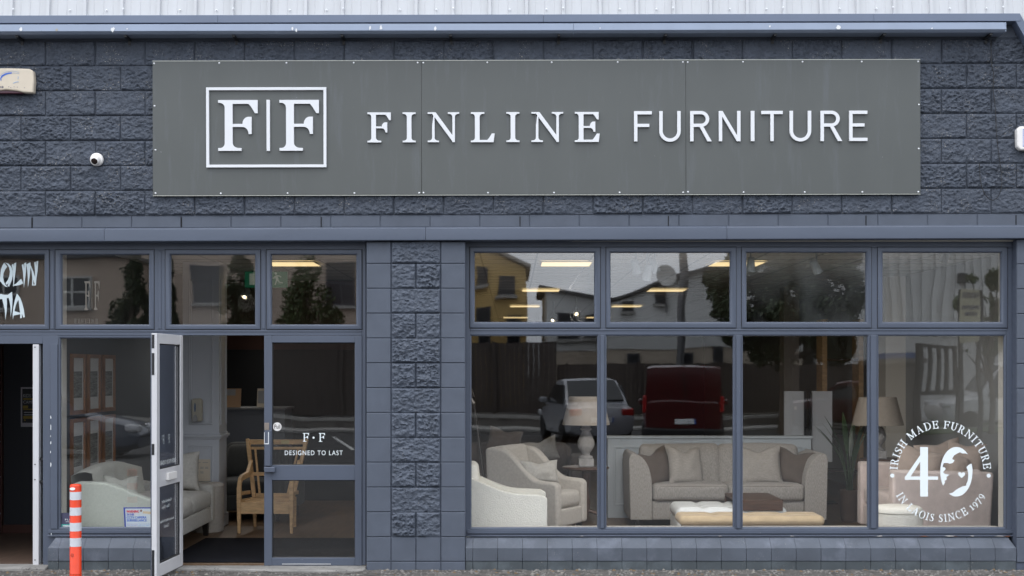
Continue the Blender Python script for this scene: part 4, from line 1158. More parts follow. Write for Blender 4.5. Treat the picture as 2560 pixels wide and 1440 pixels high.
spot(1877, 668, .6, False, 'white spotlight head left in the misted top light', (5, 0), aim=(3,2.4,.4), watt=52)
spot(2041, 671, .6, False, 'white spotlight head right in the misted top light', (20, -30), aim=(4.3,1.8,.4), watt=52)
spot(2361, 646, 2.0, False, 'white spotlight head against the cream ceiling at the right end', (20, 20))
# --- exit sign
M['green'] = mat('exit_green', (.008,.075,.045), .4, emit=((.01,.16,.08), .18))
EY = 4.6
ke = (D+EY)/D
es = thing('exit_sign', 'green hanging exit sign with a white running figure', 'sign', P(666, 697, EY))
def exx(px): return (px-666)/S*ke
def exz(py): return (697-py)/S*ke
MB().box(exx(612), exx(719), -.006, .006, exz(719), exz(679)).build('panel', M['green'], es, bevel=.002)
MB().box(exx(609), exx(722), -.03, .03, exz(675), exz(663)).build('lamp_housing', mat('brass_housing', (.22,.15,.04), .4, metal=.3), es, bevel=.004)
q = MB(); q.box(exx(689), exx(692), -.006, .006, exz(663), CZ-es.location.z-.002); q.box(exx(640), exx(643), -.006, .006, exz(663), CZ-es.location.z-.002); q.box(exx(630), exx(650), -.005, .005, exz(679), exz(675)); q.box(exx(685), exx(700), -.005, .005, exz(679), exz(675)); q.build('hanger', M['black'], es)
q = MB(); f2 = lambda u, v: (exx(u), exz(v))
run = [arc(689.5,684,3.2,3.2,0,360,16)[:-1], stroke([(690,689),(694,700)], [7,6]), stroke([(689,690),(684,695),(682,696),], 2.4), stroke([(691,689),(699,690),(703,693)], 2.4), stroke([(692,699),(690,706),(688,712)], 3), stroke([(694,700),(699,706),(707,707)], 3), stroke([(690,690),(684,697)], 2.2)]
extrude(q, union(run), -.0085, -.0062, f2)
extrude(q, union([rect(624,684,636,712)]), -.0085, -.0062, f2)
q.build('pictogram', mat('exit_white', (.55,.6,.55), .5, emit=((.5,.6,.5), .12)), es)

# ---------------------------------------------------------------- fabrics
def fab(name, col, var=.1, bs=420, bump=.35, **k): return mat(name, col, .92, var=var, vs=k.pop('vs', 40), bump=bump, bs=bs, sheen=.15, spec=.2, **k)
M['boucle'] = mat('white_boucle', (.86,.83,.74), .95, var=.04, vs=30, voro=.35, bs=75, spec=.15)
M['oat'] = fab('oatmeal_linen', (.52,.485,.435))
M['oat2'] = fab('pale_grey_linen', (.46,.44,.40))
M['weave'] = fab('beige_weave', (.34,.32,.295), var=.3, vs=26, stretch=(6,6,1.2))
M['weave2'] = fab('cushion_weave', (.35,.325,.295), var=.2, vs=26, stretch=(1.2,6,6))
M['taupe'] = fab('taupe_velvet', (.115,.092,.078), var=.1, vs=6)
M['mink'] = fab('mink_velvet', (.66,.56,.515), var=.16, vs=5)
M['mink2'] = fab('mink_cushion_velvet', (.40,.325,.275), var=.16, vs=6)
M['sage'] = fab('sage_linen', (.50,.525,.455), var=.06)
M['sage2'] = fab('sage_cushion_linen', (.48,.48,.42), var=.06)
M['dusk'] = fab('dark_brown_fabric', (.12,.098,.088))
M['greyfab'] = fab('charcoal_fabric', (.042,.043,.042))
M['tan'] = mat('tan_suede', (.52,.40,.25), .85, var=.1, vs=7, bump=.15, bs=200, sheen=.2)
M['white_leather'] = mat('white_leather', (.72,.74,.73), .5, var=.03, vs=6)
M['seam'] = fab('dark_piping', (.18,.15,.13))
M['leg'] = mat('dark_wood_leg', (.018,.014,.012), .4)
M['oak'] = mat('oak', (.56,.36,.18), .55, var=.22, vs=3, stretch=(3,3,14), bump=.1, bs=60)
M['walnut'] = mat('walnut', (.075,.040,.026), .45, var=.35, vs=3, stretch=(2,14,14))
M['stonebase'] = mat('weathered_stone', (.30,.29,.28), .8, var=.3, vs=9, bump=.5, bs=40)
M['shade'] = mat('linen_lampshade', (.33,.29,.245), .9, var=.06, vs=30, bump=.2, bs=300)
def legs(t, pts, h, r=.028, name='leg'):
    for x, y in pts:
        q = MB(); q.bar((x, y, h), (x*1.01, y*1.01, 0), r*2, r*2, (0,1,0), r*1.3, r*1.3); q.build(name, M['leg'], t, bevel=.003)

def swoop_chair(label, loc, rz, m, w=.74, d=.84, hb=.90, ha=.60, zb=.14, cat='armchair', s0=.22, sl=.55, hs=None, bt=.2):
    hs = hs or hb
    """armchair facing local -Y; scooped side panels; origin on the floor"""
    t = thing('armchair', label, cat, loc, rz)
    def side(x0, x1):
        pf = [(-d/2,zb),(-d/2,ha-.03),(-d/2+.05,ha)]
        for i in range(11):
            s_ = i/10; y = -d/2+s0+(d*sl)*s_; e = s_*s_*(3-2*s_)
            pf.append((y, ha+.012+(hs-ha-.03)*e))
        pf += [(d/2-.03,hs),(d/2+.045,hs-.02),(d/2,zb)]
        q = MB(); q.prism(pf, x0, x1, 'x'); return q
    for s_ in (-1, 1):
        side(s_*w/2-(.11 if s_ > 0 else 0), s_*w/2+(.11 if s_ < 0 else 0)).build('arm', m, t, bevel=.032, seg=4)
    q = MB(); q.softbox((0, d/2-bt/2, (hb+zb)/2+.04), (w-.20, bt, hb-zb-.06), .06, 8, (0,.0,0), .004, Matrix.Rotation(R(-7), 3, 'X')); q.build('backrest', m, t, smooth=60, weld=True)
    q = MB(); q.softbox((0, -.07, .40), (w-.225, d-.20, .17), .05, 8, (0,.012,.02), .004); q.build('seat_cushion', m, t, smooth=60, weld=True)
    q = MB(); q.softbox((0, -d/2+.10, (zb+.31)/2), (w-.222, .17, .31-zb), .018, 6); q.box(-w/2+.12, w/2-.12, -d/2+.12, d/2-.1, zb, .30); q.build('base', m, t, smooth=60, weld=True)
    legs(t, [(a*(w/2-.07), b*(d/2-.07)) for a in (-1,1) for b in (-1,1)], zb+.01)
    return t
# white boucle chair by the glass, side on
c = swoop_chair('white boucle armchair standing side on close behind the glass by the pier', (-.13, .98, 0), R(90), M['boucle'], w=.76, d=.93, hb=.86, ha=.585, zb=.12, s0=.27, sl=.68, hs=.80, bt=.30)
# oatmeal chair behind it
swoop_chair('pale oatmeal armchair with scooped arms and a grey cushion on it', (.285, 2.42, 0), R(62), M['oat'], w=.74, d=.83, hb=.955, ha=.60, zb=.13)
def cushion(label, c, w_, h_, t_, m, rz=0, tilt=-18, roll=0, chop=0.0, seed=0, name='cushion', group=None):
    q = MB(); Mx = Matrix.Translation(c) @ Matrix.Rotation(R(rz), 4, 'Z') @ Matrix.Rotation(R(tilt), 4, 'X') @ Matrix.Rotation(R(roll), 4, 'Y')
    q.pillow(w_, h_, t_, Mx, chop, seed)
    o = q.build(name, m, smooth=80, weld=True); return tag(o, label, 'cushion', group)
cushion('pale grey lumbar cushion propped on the oatmeal armchair', P(1349, 1179, 2.2), .42, .25, .13, M['oat2'], 18, -12, 0, .035, 3)

# dim sofa at the back
def big_sofa(label, loc, rz, w_, d_, m, hb=.82, ha=.6, zb=.12, nseat=2):
    t = thing('sofa', label, 'sofa', loc, rz)
    for s_ in (-1, 1):
        q = MB(); q.softbox((s_*(w_/2-.12), 0, (ha+zb)/2), (.24, d_, ha-zb), .07, 6, (0,0,0), .003); q.build('arm', m, t, smooth=60, weld=True)
    q = MB(); q.softbox((0, d_/2-.12, (hb+zb)/2-.05), (w_-.4, .24, hb-zb-.08), .07, 6); q.build('backrest', m, t, smooth=60, weld=True)
    q = MB(); q.softbox((0, -.02, zb+.09), (w_-.47, d_-.08, .18), .03, 6); q.build('base', m, t, smooth=60, weld=True)
    sw = (w_-.49)/nseat
    for i in range(nseat):
        x = -(w_-.49)/2+sw*(i+.5)
        q = MB(); q.softbox((x, -.1, zb+.27), (sw-.008, d_-.26, .17), .055, 8, (0,.012,.022), .004, seed=i); q.build('seat_cushion', m, t, smooth=60, weld=True)
        q = MB(); q.softbox((x, d_/2-.30, zb+.53), (sw-.01, .2, .44), .08, 8, (0,.03,0), .008, Matrix.Rotation(R(-12), 3, 'X'), seed=i+4); q.build('back_cushion', m, t, smooth=60, weld=True)
    legs(t, [(a*(w_/2-.1), b*(d_/2-.1)) for a in (-1,1) for b in (-1,1)], zb+.01)
    return t
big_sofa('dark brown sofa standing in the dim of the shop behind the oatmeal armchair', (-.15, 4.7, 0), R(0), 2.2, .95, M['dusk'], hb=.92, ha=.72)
cushion('pale cushion on the dark brown sofa, farther left of two', P(1262, 1100, 4.35), .42, .30, .14, M['taupe'], 8, -20, 12, .04, 5)
cushion('pale cushion on the dark brown sofa, nearer the table lamp', P(1352, 1126, 4.2), .42, .3, .14, M['oat2'], -15, -20, -16, .04, 6)

# round table and lamp
def lamp(label, loc, sw=.52, sh=.335, base_h=.46, sq=.17):
    t = thing('table_lamp', label, 'lamp', loc)
    h = base_h
    MB().cbox((0,0,.045), (sq,sq,.09)).build('plinth', M['stonebase'], t, bevel=.006)
    pr = [(.075,.09),(.08,.10),(.075,.115),(.045,.125),(.042,.145),(.06,.17),(.088,.21),(.098,.25),(.092,.29),(.07,.34),(.05,.38),(.046,.40),(.062,.41),(.065,.425),(.05,.435),(.048,h),(.03,h+.005),(.012,h+.01),(.012,h+.05)]
    MB().lathe(pr, (0,0,0), 28).build('stem', M['stonebase'], t, smooth=45)
    r0, r1, z0, z1 = sw/2, sw/2*.72, h+.015, h+.015+sh
    MB().lathe([(r0-.004,z0),(r0,z0),(r0,z0+.006),(r1,z1-.006),(r1,z1),(r1-.004,z1),(r0-.006,z0+.004)], (0,0,0), 40).build('lamp_shade', M['shade'], t, smooth=35)
    return t
def round_table(label, loc, r, h):
    t = thing('side_table', label, 'table', loc)
    MB().lathe([(.001,h-.035),(r-.02,h-.035),(r,h-.02),(r,h-.006),(r-.008,h),(.001,h)], (0,0,0), 40).build('table_top', M['walnut'], t, smooth=35)
    MB().lathe([(.03,.12),(.045,.2),(.05,.3),(.03,.42),(.045,.5),(.05,h-.036)], (0,0,0), 20).build('pedestal', M['walnut'], t, smooth=40)
    for k in range(3):
        a = R(90+120*k+20); q = MB(); q.tube([(.03*math.cos(a),.03*math.sin(a),.2),(.15*math.cos(a),.15*math.sin(a),.16),(.25*math.cos(a),.25*math.sin(a),.015)], [.022,.02,.015], 8); q.build('leg', M['walnut'], t, smooth=50)
TY = 3.05
tx = PX(1464, TY); tz = PZ(1166, TY)
round_table('small round dark table under the pale stone lamp by the first mullion', (tx, TY, 0), .265, tz)
lamp('table lamp with weathered stone base on the round table by the first mullion', (PX(1465,TY), TY, tz+.001), .535, PZ(992,TY)-PZ(1062,TY), PZ(1062,TY)-tz-.015)
TY = 3.7
tx = PX(2207, TY); tz = PZ(1146, TY)
round_table('round table half hidden behind the mink loveseat', (tx, TY, 0), .26, tz)
lamp('table lamp with tapered beige shade behind the mink loveseat', (tx-.06, TY, tz+.001), .60, PZ(993,TY)-PZ(1063,TY), PZ(1063,TY)-tz-.015)

# --- the main sofa
SFY = 3.1                                               # front of the arms
sx0, sx1 = PX(1576,SFY), PX(2067,SFY); sw_ = sx1-sx0; scx = (sx0+sx1)/2
sf = thing('sofa', 'large beige weave sofa with flared curved arms in the middle of the window', 'sofa', (scx, SFY, 0))
def sz(py, y=SFY): return PZ(py, y)
zb = .085
at = sz(1135)
for s_ in (-1, 1):
    o = s_*sw_/2
    pf = [(o, zb), (o + s_*.015, at-.06), (o - s_*.01, at), (o - s_*.05, at+.01)]
    for k in range(9):
        a = k/8; pf.append((o - s_*(.06 + .185*math.sin(a*math.pi/2)), at - .01 - .36*(1-math.cos(a*math.pi/2))))
    pf.append((o - s_*.25, zb))
    q = MB(); q.prism(pf, 0.0, .93, 'y'); q.build('arm', M['weave'], sf, bevel=.022, seg=3)
q = MB(); q.softbox((0, .82, .44), (sw_-.3, .2, .70), .06, 8); q.build('backrest', M['weave'], sf, smooth=60, weld=True)
q = MB(); q.softbox((0, .42, (zb+.30)/2), (sw_-.502, .80, .30-zb), .016, 8); q.build('base', M['weave'], sf, smooth=60, weld=True)
iw = sw_-.505
for i in range(2):
    x = -iw/2 + iw/4*(1+2*i)
    q = MB(); q.softbox((x, .31, .395), (iw/2-.006, .66, .185), .045, 10, (0,.012,.018), .004, seed=i); q.build('seat_cushion', M['weave'], sf, smooth=60, weld=True)
    q = MB(); q.softbox((x + (-.06 if i == 0 else .0), .60, .66), (iw/2-.01 + .10, .22, .50), .07, 10, (0,.05,.012), .010, Matrix.Rotation(R(-10), 3, 'X'), seed=i+7); q.build('back_cushion', M['weave'], sf, smooth=60, weld=True)
q = MB()
for i in range(2):
    x = -iw/2 + iw/4*(1+2*i); a = iw/4-.03
    for z in (.468, .318): q.tube([(x-a, -.012, z-.004), (x, -.021, z), (x+a, -.012, z-.004)], .0035, 6)
q.build('piping', M['seam'], sf)
legs(sf, [(a*(sw_/2-.09), b) for a in (-1,1) for b in (.08,.85)], zb+.01)
cushion('dark taupe cushion in the left corner of the large beige sofa', P(1637, 1168, 3.42), .46, .44, .17, M['taupe'], 20, -22, -14, .06, 1)
cushion('beige weave cushion with a dented top left of centre on the large sofa', P(1712, 1163, 3.36), .44, .46, .17, M['weave2'], 22, -18, 4, .075, 2)
cushion('beige weave cushion with a dented top right of the mullion on the large sofa', P(1899, 1163, 3.36), .50, .46, .17, M['weave2'], -6, -18, -3, .06, 9)
cushion('dark taupe cushion against the right arm of the large beige sofa', P(1982, 1167, 3.42), .46, .43, .17, M['taupe'], -18, -20, 10, .05, 4)

# --- low panelled wall behind it
q = MB(); hw0, hw1 = PX(1519,4.15), PX(2028,4.15); ht = PZ(1090,4.15)
q.box(hw0, hw1, 4.15, 4.27, 0, ht-.03); q.box(hw0-.01, hw1+.02, 4.13, 4.30, ht-.03, ht)
n = 4
for i in range(n):
    a, b = hw0+.07+(hw1-hw0-.08)/n*i, hw0-.0+(hw1-hw0-.08)/n*(i+1)
    q.loopframe(a, b, .15, ht-.12, [(0,.0),(0,-.012),(.02,-.012),(.03,0)], 4.15)
pw = q.build('panelled_screen', M['panel_white'], bevel=.003)
tag(pw, 'waist high pale panelled screen standing behind the large beige sofa', 'screen')

# --- pouffes and the wooden tray table
def tufted(t, name, x0, x1, y0, y1, z0, z1, m, nx, ny, r=.06, dip=.022, puff=.014):
    q = MB(); nu, nv = nx*8, ny*8; hx, hy = (x1-x0)/2, (y1-y0)/2
    q.softbox(((x0+x1)/2, (y0+y1)/2, (z0+z1)/2), (x1-x0, y1-y0, z1-z0), r, 44, (0,0,0))
    def f(p):
        u, v = (p[0]-x0)/(x1-x0)*nx, (p[1]-y0)/(y1-y0)*ny
        top = max(0, (p[2]-(z0+z1)/2)/((z1-z0)/2))
        du, dv = abs(u-round(u)), abs(v-round(v))
        s_ = math.exp(-(du/.11)**2)*.55 + math.exp(-(dv/.11)**2)*.55
        if (round(u) in (0, nx) and du < .3): s_ *= .4
        return (p[0], p[1], p[2] + top*(puff - dip*s_))
    q.v = [f(p) for p in q.v]
    return q.build(name, m, t, smooth=70, weld=True)
ky = 1.35
t = thing('ottoman', 'long tan tufted bench ottoman low behind the second and third panes', 'ottoman', (0,0,0))
tufted(t, 'cushion', PX(1699,ky), PX(2064,ky), ky, ky+.46, PZ(1316,ky), PZ(1289,ky+.1), M['tan'], 4, 2, .05, .022, .008)
legs(t, [(PX(a,ky), b) for a in (1720,2045) for b in (ky+.08,ky+.38)], PZ(1314,ky)+.01)
ky = 2.0
t = thing('ottoman', 'white button tufted ottoman carrying the dark wooden tray table', 'ottoman', (0,0,0))
wt = PZ(1274,ky)
tufted(t, 'cushion', PX(1691,ky), PX(1970,ky), ky, ky+.72, .2, wt+.012, M['white_leather'], 4, 3, .06, .038, .014)
q = MB(); q.softbox(((PX(1694,ky)+PX(1968,ky))/2, ky+.36, .12), (PX(1968,ky)-PX(1694,ky), .70, .17), .03, 5); q.build('base', M['white_leather'], t, smooth=60, weld=True)
wx0, wx1 = PX(1842,ky-.02), PX(1957.5,ky-.02); wz1 = PZ(1250,ky-.02); wz0 = PZ(1277,ky-.02)
q = MB(); q.box(wx0, wx1, ky-.02, ky+.84, wz1-.03, wz1); q.box(wx0, wx1, ky-.02, ky+.012, wz0, wz1-.0305); q.box(wx0, wx1, ky+.80, ky+.84, wz0, wz1-.0305)
tag(q.build('tray_table', M['walnut'], bevel=.003), 'dark walnut bridge tray table sitting across the white tufted ottoman', 'tray table')

# --- mink loveseat, side on, and the round pouffe
lx0, lx1, ly0, ly1 = 3.885, 4.95, 1.6, 3.1
t = thing('loveseat', 'mink velvet loveseat seen side on at the right end of the window', 'sofa', ((lx0+lx1)/2, (ly0+ly1)/2, 0), R(-90))
w_, d_ = ly1-ly0, lx1-lx0; hA = .765
for s_ in (-1, 1):
    pf = [(-d_/2,.05),(-d_/2+.005,hA-.01),(d_/2-.02,hA-.035),(d_/2-.06,.05)]
    q = MB(); q.prism(pf, s_*w_/2-(.17 if s_ > 0 else 0), s_*w_/2+(.17 if s_ < 0 else 0), 'x'); q.build('arm', M['mink'], t, bevel=.03, seg=4)
q = MB(); q.softbox((0, d_/2-.18, .42), (w_-.342, .2, .66), .05, 8); q.build('backrest', M['mink'], t, smooth=60, weld=True)
q = MB(); q.softbox((0, -.03, .17), (w_-.342, d_-.12, .22), .015, 6); q.build('base', M['mink'], t, smooth=60, weld=True)
q = MB(); q.softbox((0, -.10, .385), (w_-.345, d_-.26, .19), .05, 10, (0,.012,.018), .004); q.build('seat_cushion', M['mink'], t, smooth=60, weld=True)
q = MB(); q.softbox((0, .21, .66), (w_-.36, .22, .46), .09, 10, (0,.04,.01), .012, Matrix.Rotation(R(-12), 3, 'X')); q.build('back_cushion', M['mink2'], t, smooth=60, weld=True)
legs(t, [(a*(w_/2-.12), b*(d_/2-.12)) for a in (-1,1) for b in (-1,1)], .06)
cushion('mink cushion lying behind the near arm of the loveseat', P(2300, 1158, 2.0), .5, .34, .17, M['mink2'], -8, -22, 16, .03, 11)
cushion('larger creased mink cushion on the loveseat above the figure four', P(2352, 1148, 2.25), .52, .40, .18, M['mink2'], 5, -15, -10, .03, 12)
cushion('mink cushion at the right on the loveseat behind the nought', P(2412, 1152, 1.95), .40, .40, .17, M['mink2'], -25, -12, 5, .03, 13)
t = thing('pouffe', 'round white boucle pouffe in front of the mink loveseat', 'pouffe', (PX(2239,1.05), .98, 0))
pr = [(.21,.03),(.235,.05),(.24,.12),(.24,.385)]+[(.24-.028*(1-math.cos(R(a))),.385+.028*math.sin(R(a))) for a in range(15,91,15)]
MB().lathe([(.001,.03)]+pr[:4], (0,0,0), 40).build('drum', M['boucle'], t, smooth=50)
MB().lathe([(.236,.386),(.243,.392),(.243,.40),(.236,.43),(.21,.452),(.12,.462),(.001,.464)], (0,0,0), 40).build('lid', M['boucle'], t, smooth=60)
# --- plant, display boards, tripod lamp
pt = thing('potted_plant', 'tall thin leaved green plant in a brown pot beside the large sofa', 'plant', (PX(2124,3.75), 3.75, 0))
M['leaf'] = mat('strap_leaf', (.028,.055,.022), .4, var=.3, vs=3)
M['pot'] = mat('brown_pot', (.10,.062,.045), .6, var=.15, vs=4)
MB().lathe([(.001,0),(.085,0),(.10,.02),(.125,.36),(.13,.37),(.12,.375),(.115,.35),(.001,.345)], (0,0,0), 26).build('pot', M['pot'], pt, smooth=40)
rl = random.Random(11); q = MB(); st = MB()
for k in range(13):
    az_, ln, bend = rl.uniform(0, 6.28), rl.uniform(.75, 1.25), rl.uniform(.25, .75)
    pts = []
    for i in range(9):
        s_ = i/8; out = .03 + bend*.55*s_**2.0; z = .34 + ln*(s_ - .32*bend*s_*s_)
        pts.append(Vector((out*math.cos(az_), out*math.sin(az_), z)))
    st.tube(pts[:6], [.009,.008,.008,.007,.006,.005], 6)
    side = Vector((-math.sin(az_), math.cos(az_), 0)); vs = []
    for i in range(4, 9):
        s_ = (i-4)/4; wd = .026*math.sin(math.pi*(.12+.88*s_))**.8*(1 if k % 3 else 1.4)
        c = pts[i] + (pts[8]-pts[4])*.0
        if i == 8: wd = .004
        vs += [c - side*wd - Vector((0,0,wd*.3)), c, c + side*wd - Vector((0,0,wd*.3))]
    for i in range(4):
        for j in range(2): a = len(q.v); 
        q.add(vs[i*3:i*3+6], [(0,1,4,3),(1,2,5,4)])
st.build('stem', M['leaf'], pt, smooth=60); q.build('foliage', M['leaf'], pt)
M['board'] = mat('pale_grey_board', (.60,.63,.67), .5)
by = 6.0
for (a, b, lb) in ((1960, 2011, 'tall pale grey display board with a small label, left of the black post'), (2029, 2080, 'tall pale grey display board right of the black post')):
    t = thing('display_board', lb, 'board', (PX((a+b)/2,by), by, 0), 0, 'pale grey display boards behind the screen')
    q = MB(); q.box((PX(a,by)-PX(b,by))/2, (PX(b,by)-PX(a,by))/2, -.02, .02, .55, PZ(978,by)); q.build('panel', M['board'], t, bevel=.003)
    q = MB(); q.box(-.03, .03, -.02, .02, .0, .55); q.box(-.18, .18, -.15, .15, 0, .02); q.build('stand', M['black'], t)
    if a == 1960:
        q = MB(); q.box(-.005, .03, -.0225, -.0202, PZ(1024,by), PZ(1016,by)); q.build('label', M['white_ink'], t)
q = MB()
for a in (2013, 2026): q.box(PX(a,5.9)-.012, PX(a,5.9)+.012, 5.9, 5.93, 0, PZ(978,5.9))
q.box(PX(2013,5.9)-.012, PX(2026,5.9)+.012, 5.8, 6.0, 0, .02); q.box(PX(2013,5.9), PX(2026,5.9), 5.905, 5.925, 1.0, 1.02)
tag(q.build('post_stand', M['black']), 'slim black double post standing between the two pale grey boards', 'stand')
tl = thing('floor_lamp', 'black tripod floor lamp with a pale rimmed round head beside the pier', 'lamp', (PX(1185,3.5), 3.5, 0))
hz = PZ(955,3.5); q = MB()
for k in range(3): a = R(-60+120*k); q.tube([(0,0,hz-.25), (.38*math.cos(a), .38*math.sin(a), 0)], .014, 8)
q.build('leg', M['leg'], tl, smooth=50)
q = MB(); mm = Matrix.Translation((-.12,0,hz)) @ Matrix.Rotation(R(70), 4, 'Y')
q.lathe([(.001,-.12),(.08,-.12),(.16,-.05),(.20,.05),(.205,.06),(.19,.06),(.15,-.03),(.001,-.06)], (0,0,0), 28, mm); q.tube([(0,0,hz-.25),(-.1,0,hz-.1)], .02, 8)
q.build('lamp_head', mat('lamp_head_metal', (.28,.26,.24), .4, metal=.3), tl, smooth=40)
# slim oak posts whose colour imitates warm-lit partition edges; the shelves are added
sh_ = thing('warm_edge_posts', 'tall slim oak posts and added shelves imitating warm lit partition edges far back at the right of the shop', 'shelf', (0,0,0))
q = MB()
for px in (2062, 2153): q.box(PX(px,7.5)-.035, PX(px,7.5)+.035, 7.5, 7.9, 0, 2.5)
q.build('frame', M['oak'], sh_, bevel=.004)
q = MB()
for z in (.3, .8, 1.9, 2.44): q.box(PX(2062,7.5)+.036, PX(2153,7.5)-.036, 7.52, 7.88, z, z+.035)
q.build('shelf', M['walnut'], sh_)

# ---------------------------------------------------------------- left part of the shop
# framed pictures on the side wall: two rows of three
M['frame_wood'] = mat('picture_frame_wood', (.19,.085,.035), .5, var=.2, vs=5)
M['mount'] = mat('picture_mount', (.50,.50,.48), .7)
M['print'] = mat('dark_print', (.16,.165,.155), .7, var=.75, vs=9, stretch=(1,4,9))
wx = RX0
ys = []
for a, b in ((173,209), (215,247), (253,283)):
    fy = lambda px: D*(abs(wx)*S/(1280-px) - 1)
    ys.append((max(.62, fy(a)), fy(b)))
pos = ['nearest the window', 'in the middle', 'farthest from the window']
for r_, (zt, zb_) in enumerate(((PZ(880,1.0)-.02, PZ(1035,1.0)), (PZ(1045,1.0), PZ(1205,1.0)))):
    for c_, (a, b) in enumerate(ys):
        t = thing('picture', ('upper' if r_ == 0 else 'lower') + ' row wood framed picture on the dark wall ' + pos[c_], 'picture', (wx, (a+b)/2, (zt+zb_)/2), R(90), 'framed pictures over the pale sofa')
        hw, hh = (b-a)/2-.012, (zt-zb_)/2
        # local: x along the wall, front faces local -Y
        MB().loopframe(-hw, hw, -hh, hh, [(0,-.001),(0,-.03),(.035,-.03),(.04,-.012)]).build('frame', M['frame_wood'], t)
        MB().box(-hw+.03, hw-.03, -.012, -.001, -hh+.03, hh-.03).build('mount', M['mount'], t)
        iw_ = hw*.62
        MB().box(-iw_, iw_, -.0135, -.0122, -hh+.16, hh-.17).build('print', M['print'], t)
# pale swoop sofa, side on against the window
sx0, sx1 = -4.15, -3.20
t = thing('sofa', 'pale sage sofa side on behind the left pane with a sloping scooped arm', 'sofa', ((sx0+sx1)/2, 1.42, 0), R(90))
# local: faces -Y (world +x), x local = world y
w_, d_ = 2.0, .95
def lz(py, y=.42): return PZ(py, y)
for s_ in (-1, 1):
    pf = [(-d_/2,.16),(-d_/2,lz(1252)-.03),(-d_/2+.03,lz(1252)-.003)]
    for i in range(15):
        q_ = i/14; y = -d_/2+.10+(d_*.62)*q_; e = q_*q_*(3-2*q_)
        if s_ > 0: e *= .15
        pf.append((y, lz(1252)+(lz(1206)-lz(1252))*e))
    pf += [(d_/2-.07, lz(1205)-(.12 if s_ > 0 else 0)), (d_/2-.005, lz(1212)-(.12 if s_ > 0 else 0)), (d_/2,.16)]
    q = MB(); q.prism(pf, s_*w_/2-(.13 if s_ > 0 else 0), s_*w_/2+(.13 if s_ < 0 else 0), 'x'); q.build('arm', M['sage'] if s_ < 0 else M['oat2'], t, bevel=.03, seg=4)
# curved tufted back
q = MB(); vs, fs = [], []; n, m_ = 30, 8
for i in range(n+1):
    u = -w_/2+.10+(w_-.2)*i/n; bow = .05*math.sin(math.pi*i/n)
    top = .80 + .05*math.sin(math.pi*min(1, i/n*1.3)) - .10*max(0, i/n-.75)/.25*.6
    for j in range(m_+1):
        z = .30+(top-.30)*j/m_; tuft = .022*math.cos(u*14)*math.sin(3.1*j/m_)
        vs.append((u, d_/2-.30+bow*.5+.12*j/m_ + tuft, z))
    for j in range(3):
        vs.append((u, d_/2-.12+.07*j, top+.015-.03*j*j*.3))
    vs.append((u, d_/2-.0, .2))
k = m_+5
for i in range(n):
    for j in range(k-1): fs.append((i*k+j, (i+1)*k+j, (i+1)*k+j+1, i*k+j+1))
q.add(vs, fs); q.build('backrest', M['sage2'], t, smooth=75)
for i in range(2):
    x = -(w_-.27)/4 + (w_-.27)/2*i
    q = MB(); q.softbox((x, -.10, .40), ((w_-.27)/2+.02, d_-.22, .18), .07, 9, (0,.012,.025), .006, seed=i+20); q.build('seat_cushion', M['oat2'], t, smooth=60, weld=True)
q = MB(); q.softbox((0, -.01, .235), (w_-.262, d_-.06, .16), .015, 6); q.build('base', M['oat2'], t, smooth=60, weld=True)
legs(t, [(a*(w_/2-.09), b*(d_/2-.09)) for a in (-1,1) for b in (-1,1)], .165, .035)
cushion('sage cushion lying on the pale sofa behind the left pane', (-3.80, .88, .63), .34, .27, .15, M['sage2'], 25, -24, 4, .045, 15)
cushion('taupe cushion at the far arm of the pale sofa, seen beyond the open door', (-3.52, 2.12, .71), .42, .42, .17, M['oat2'], 10, -12, 0, .02, 16)
# round upholstered stool
t = thing('stool', 'tall round fabric stool between the pale sofa and the column', 'stool', (-3.37, 2.76, 0))
MB().lathe([(.001,.0),(.175,.0),(.186,.015),(.188,.49),(.001,.49)], (0,0,0), 36).build('drum', M['oat'], t, smooth=50)
MB().lathe([(.186,.491),(.194,.497),(.194,.505),(.186,.522),(.15,.534),(.001,.538)], (0,0,0), 36).build('lid', M['oat'], t, smooth=60)
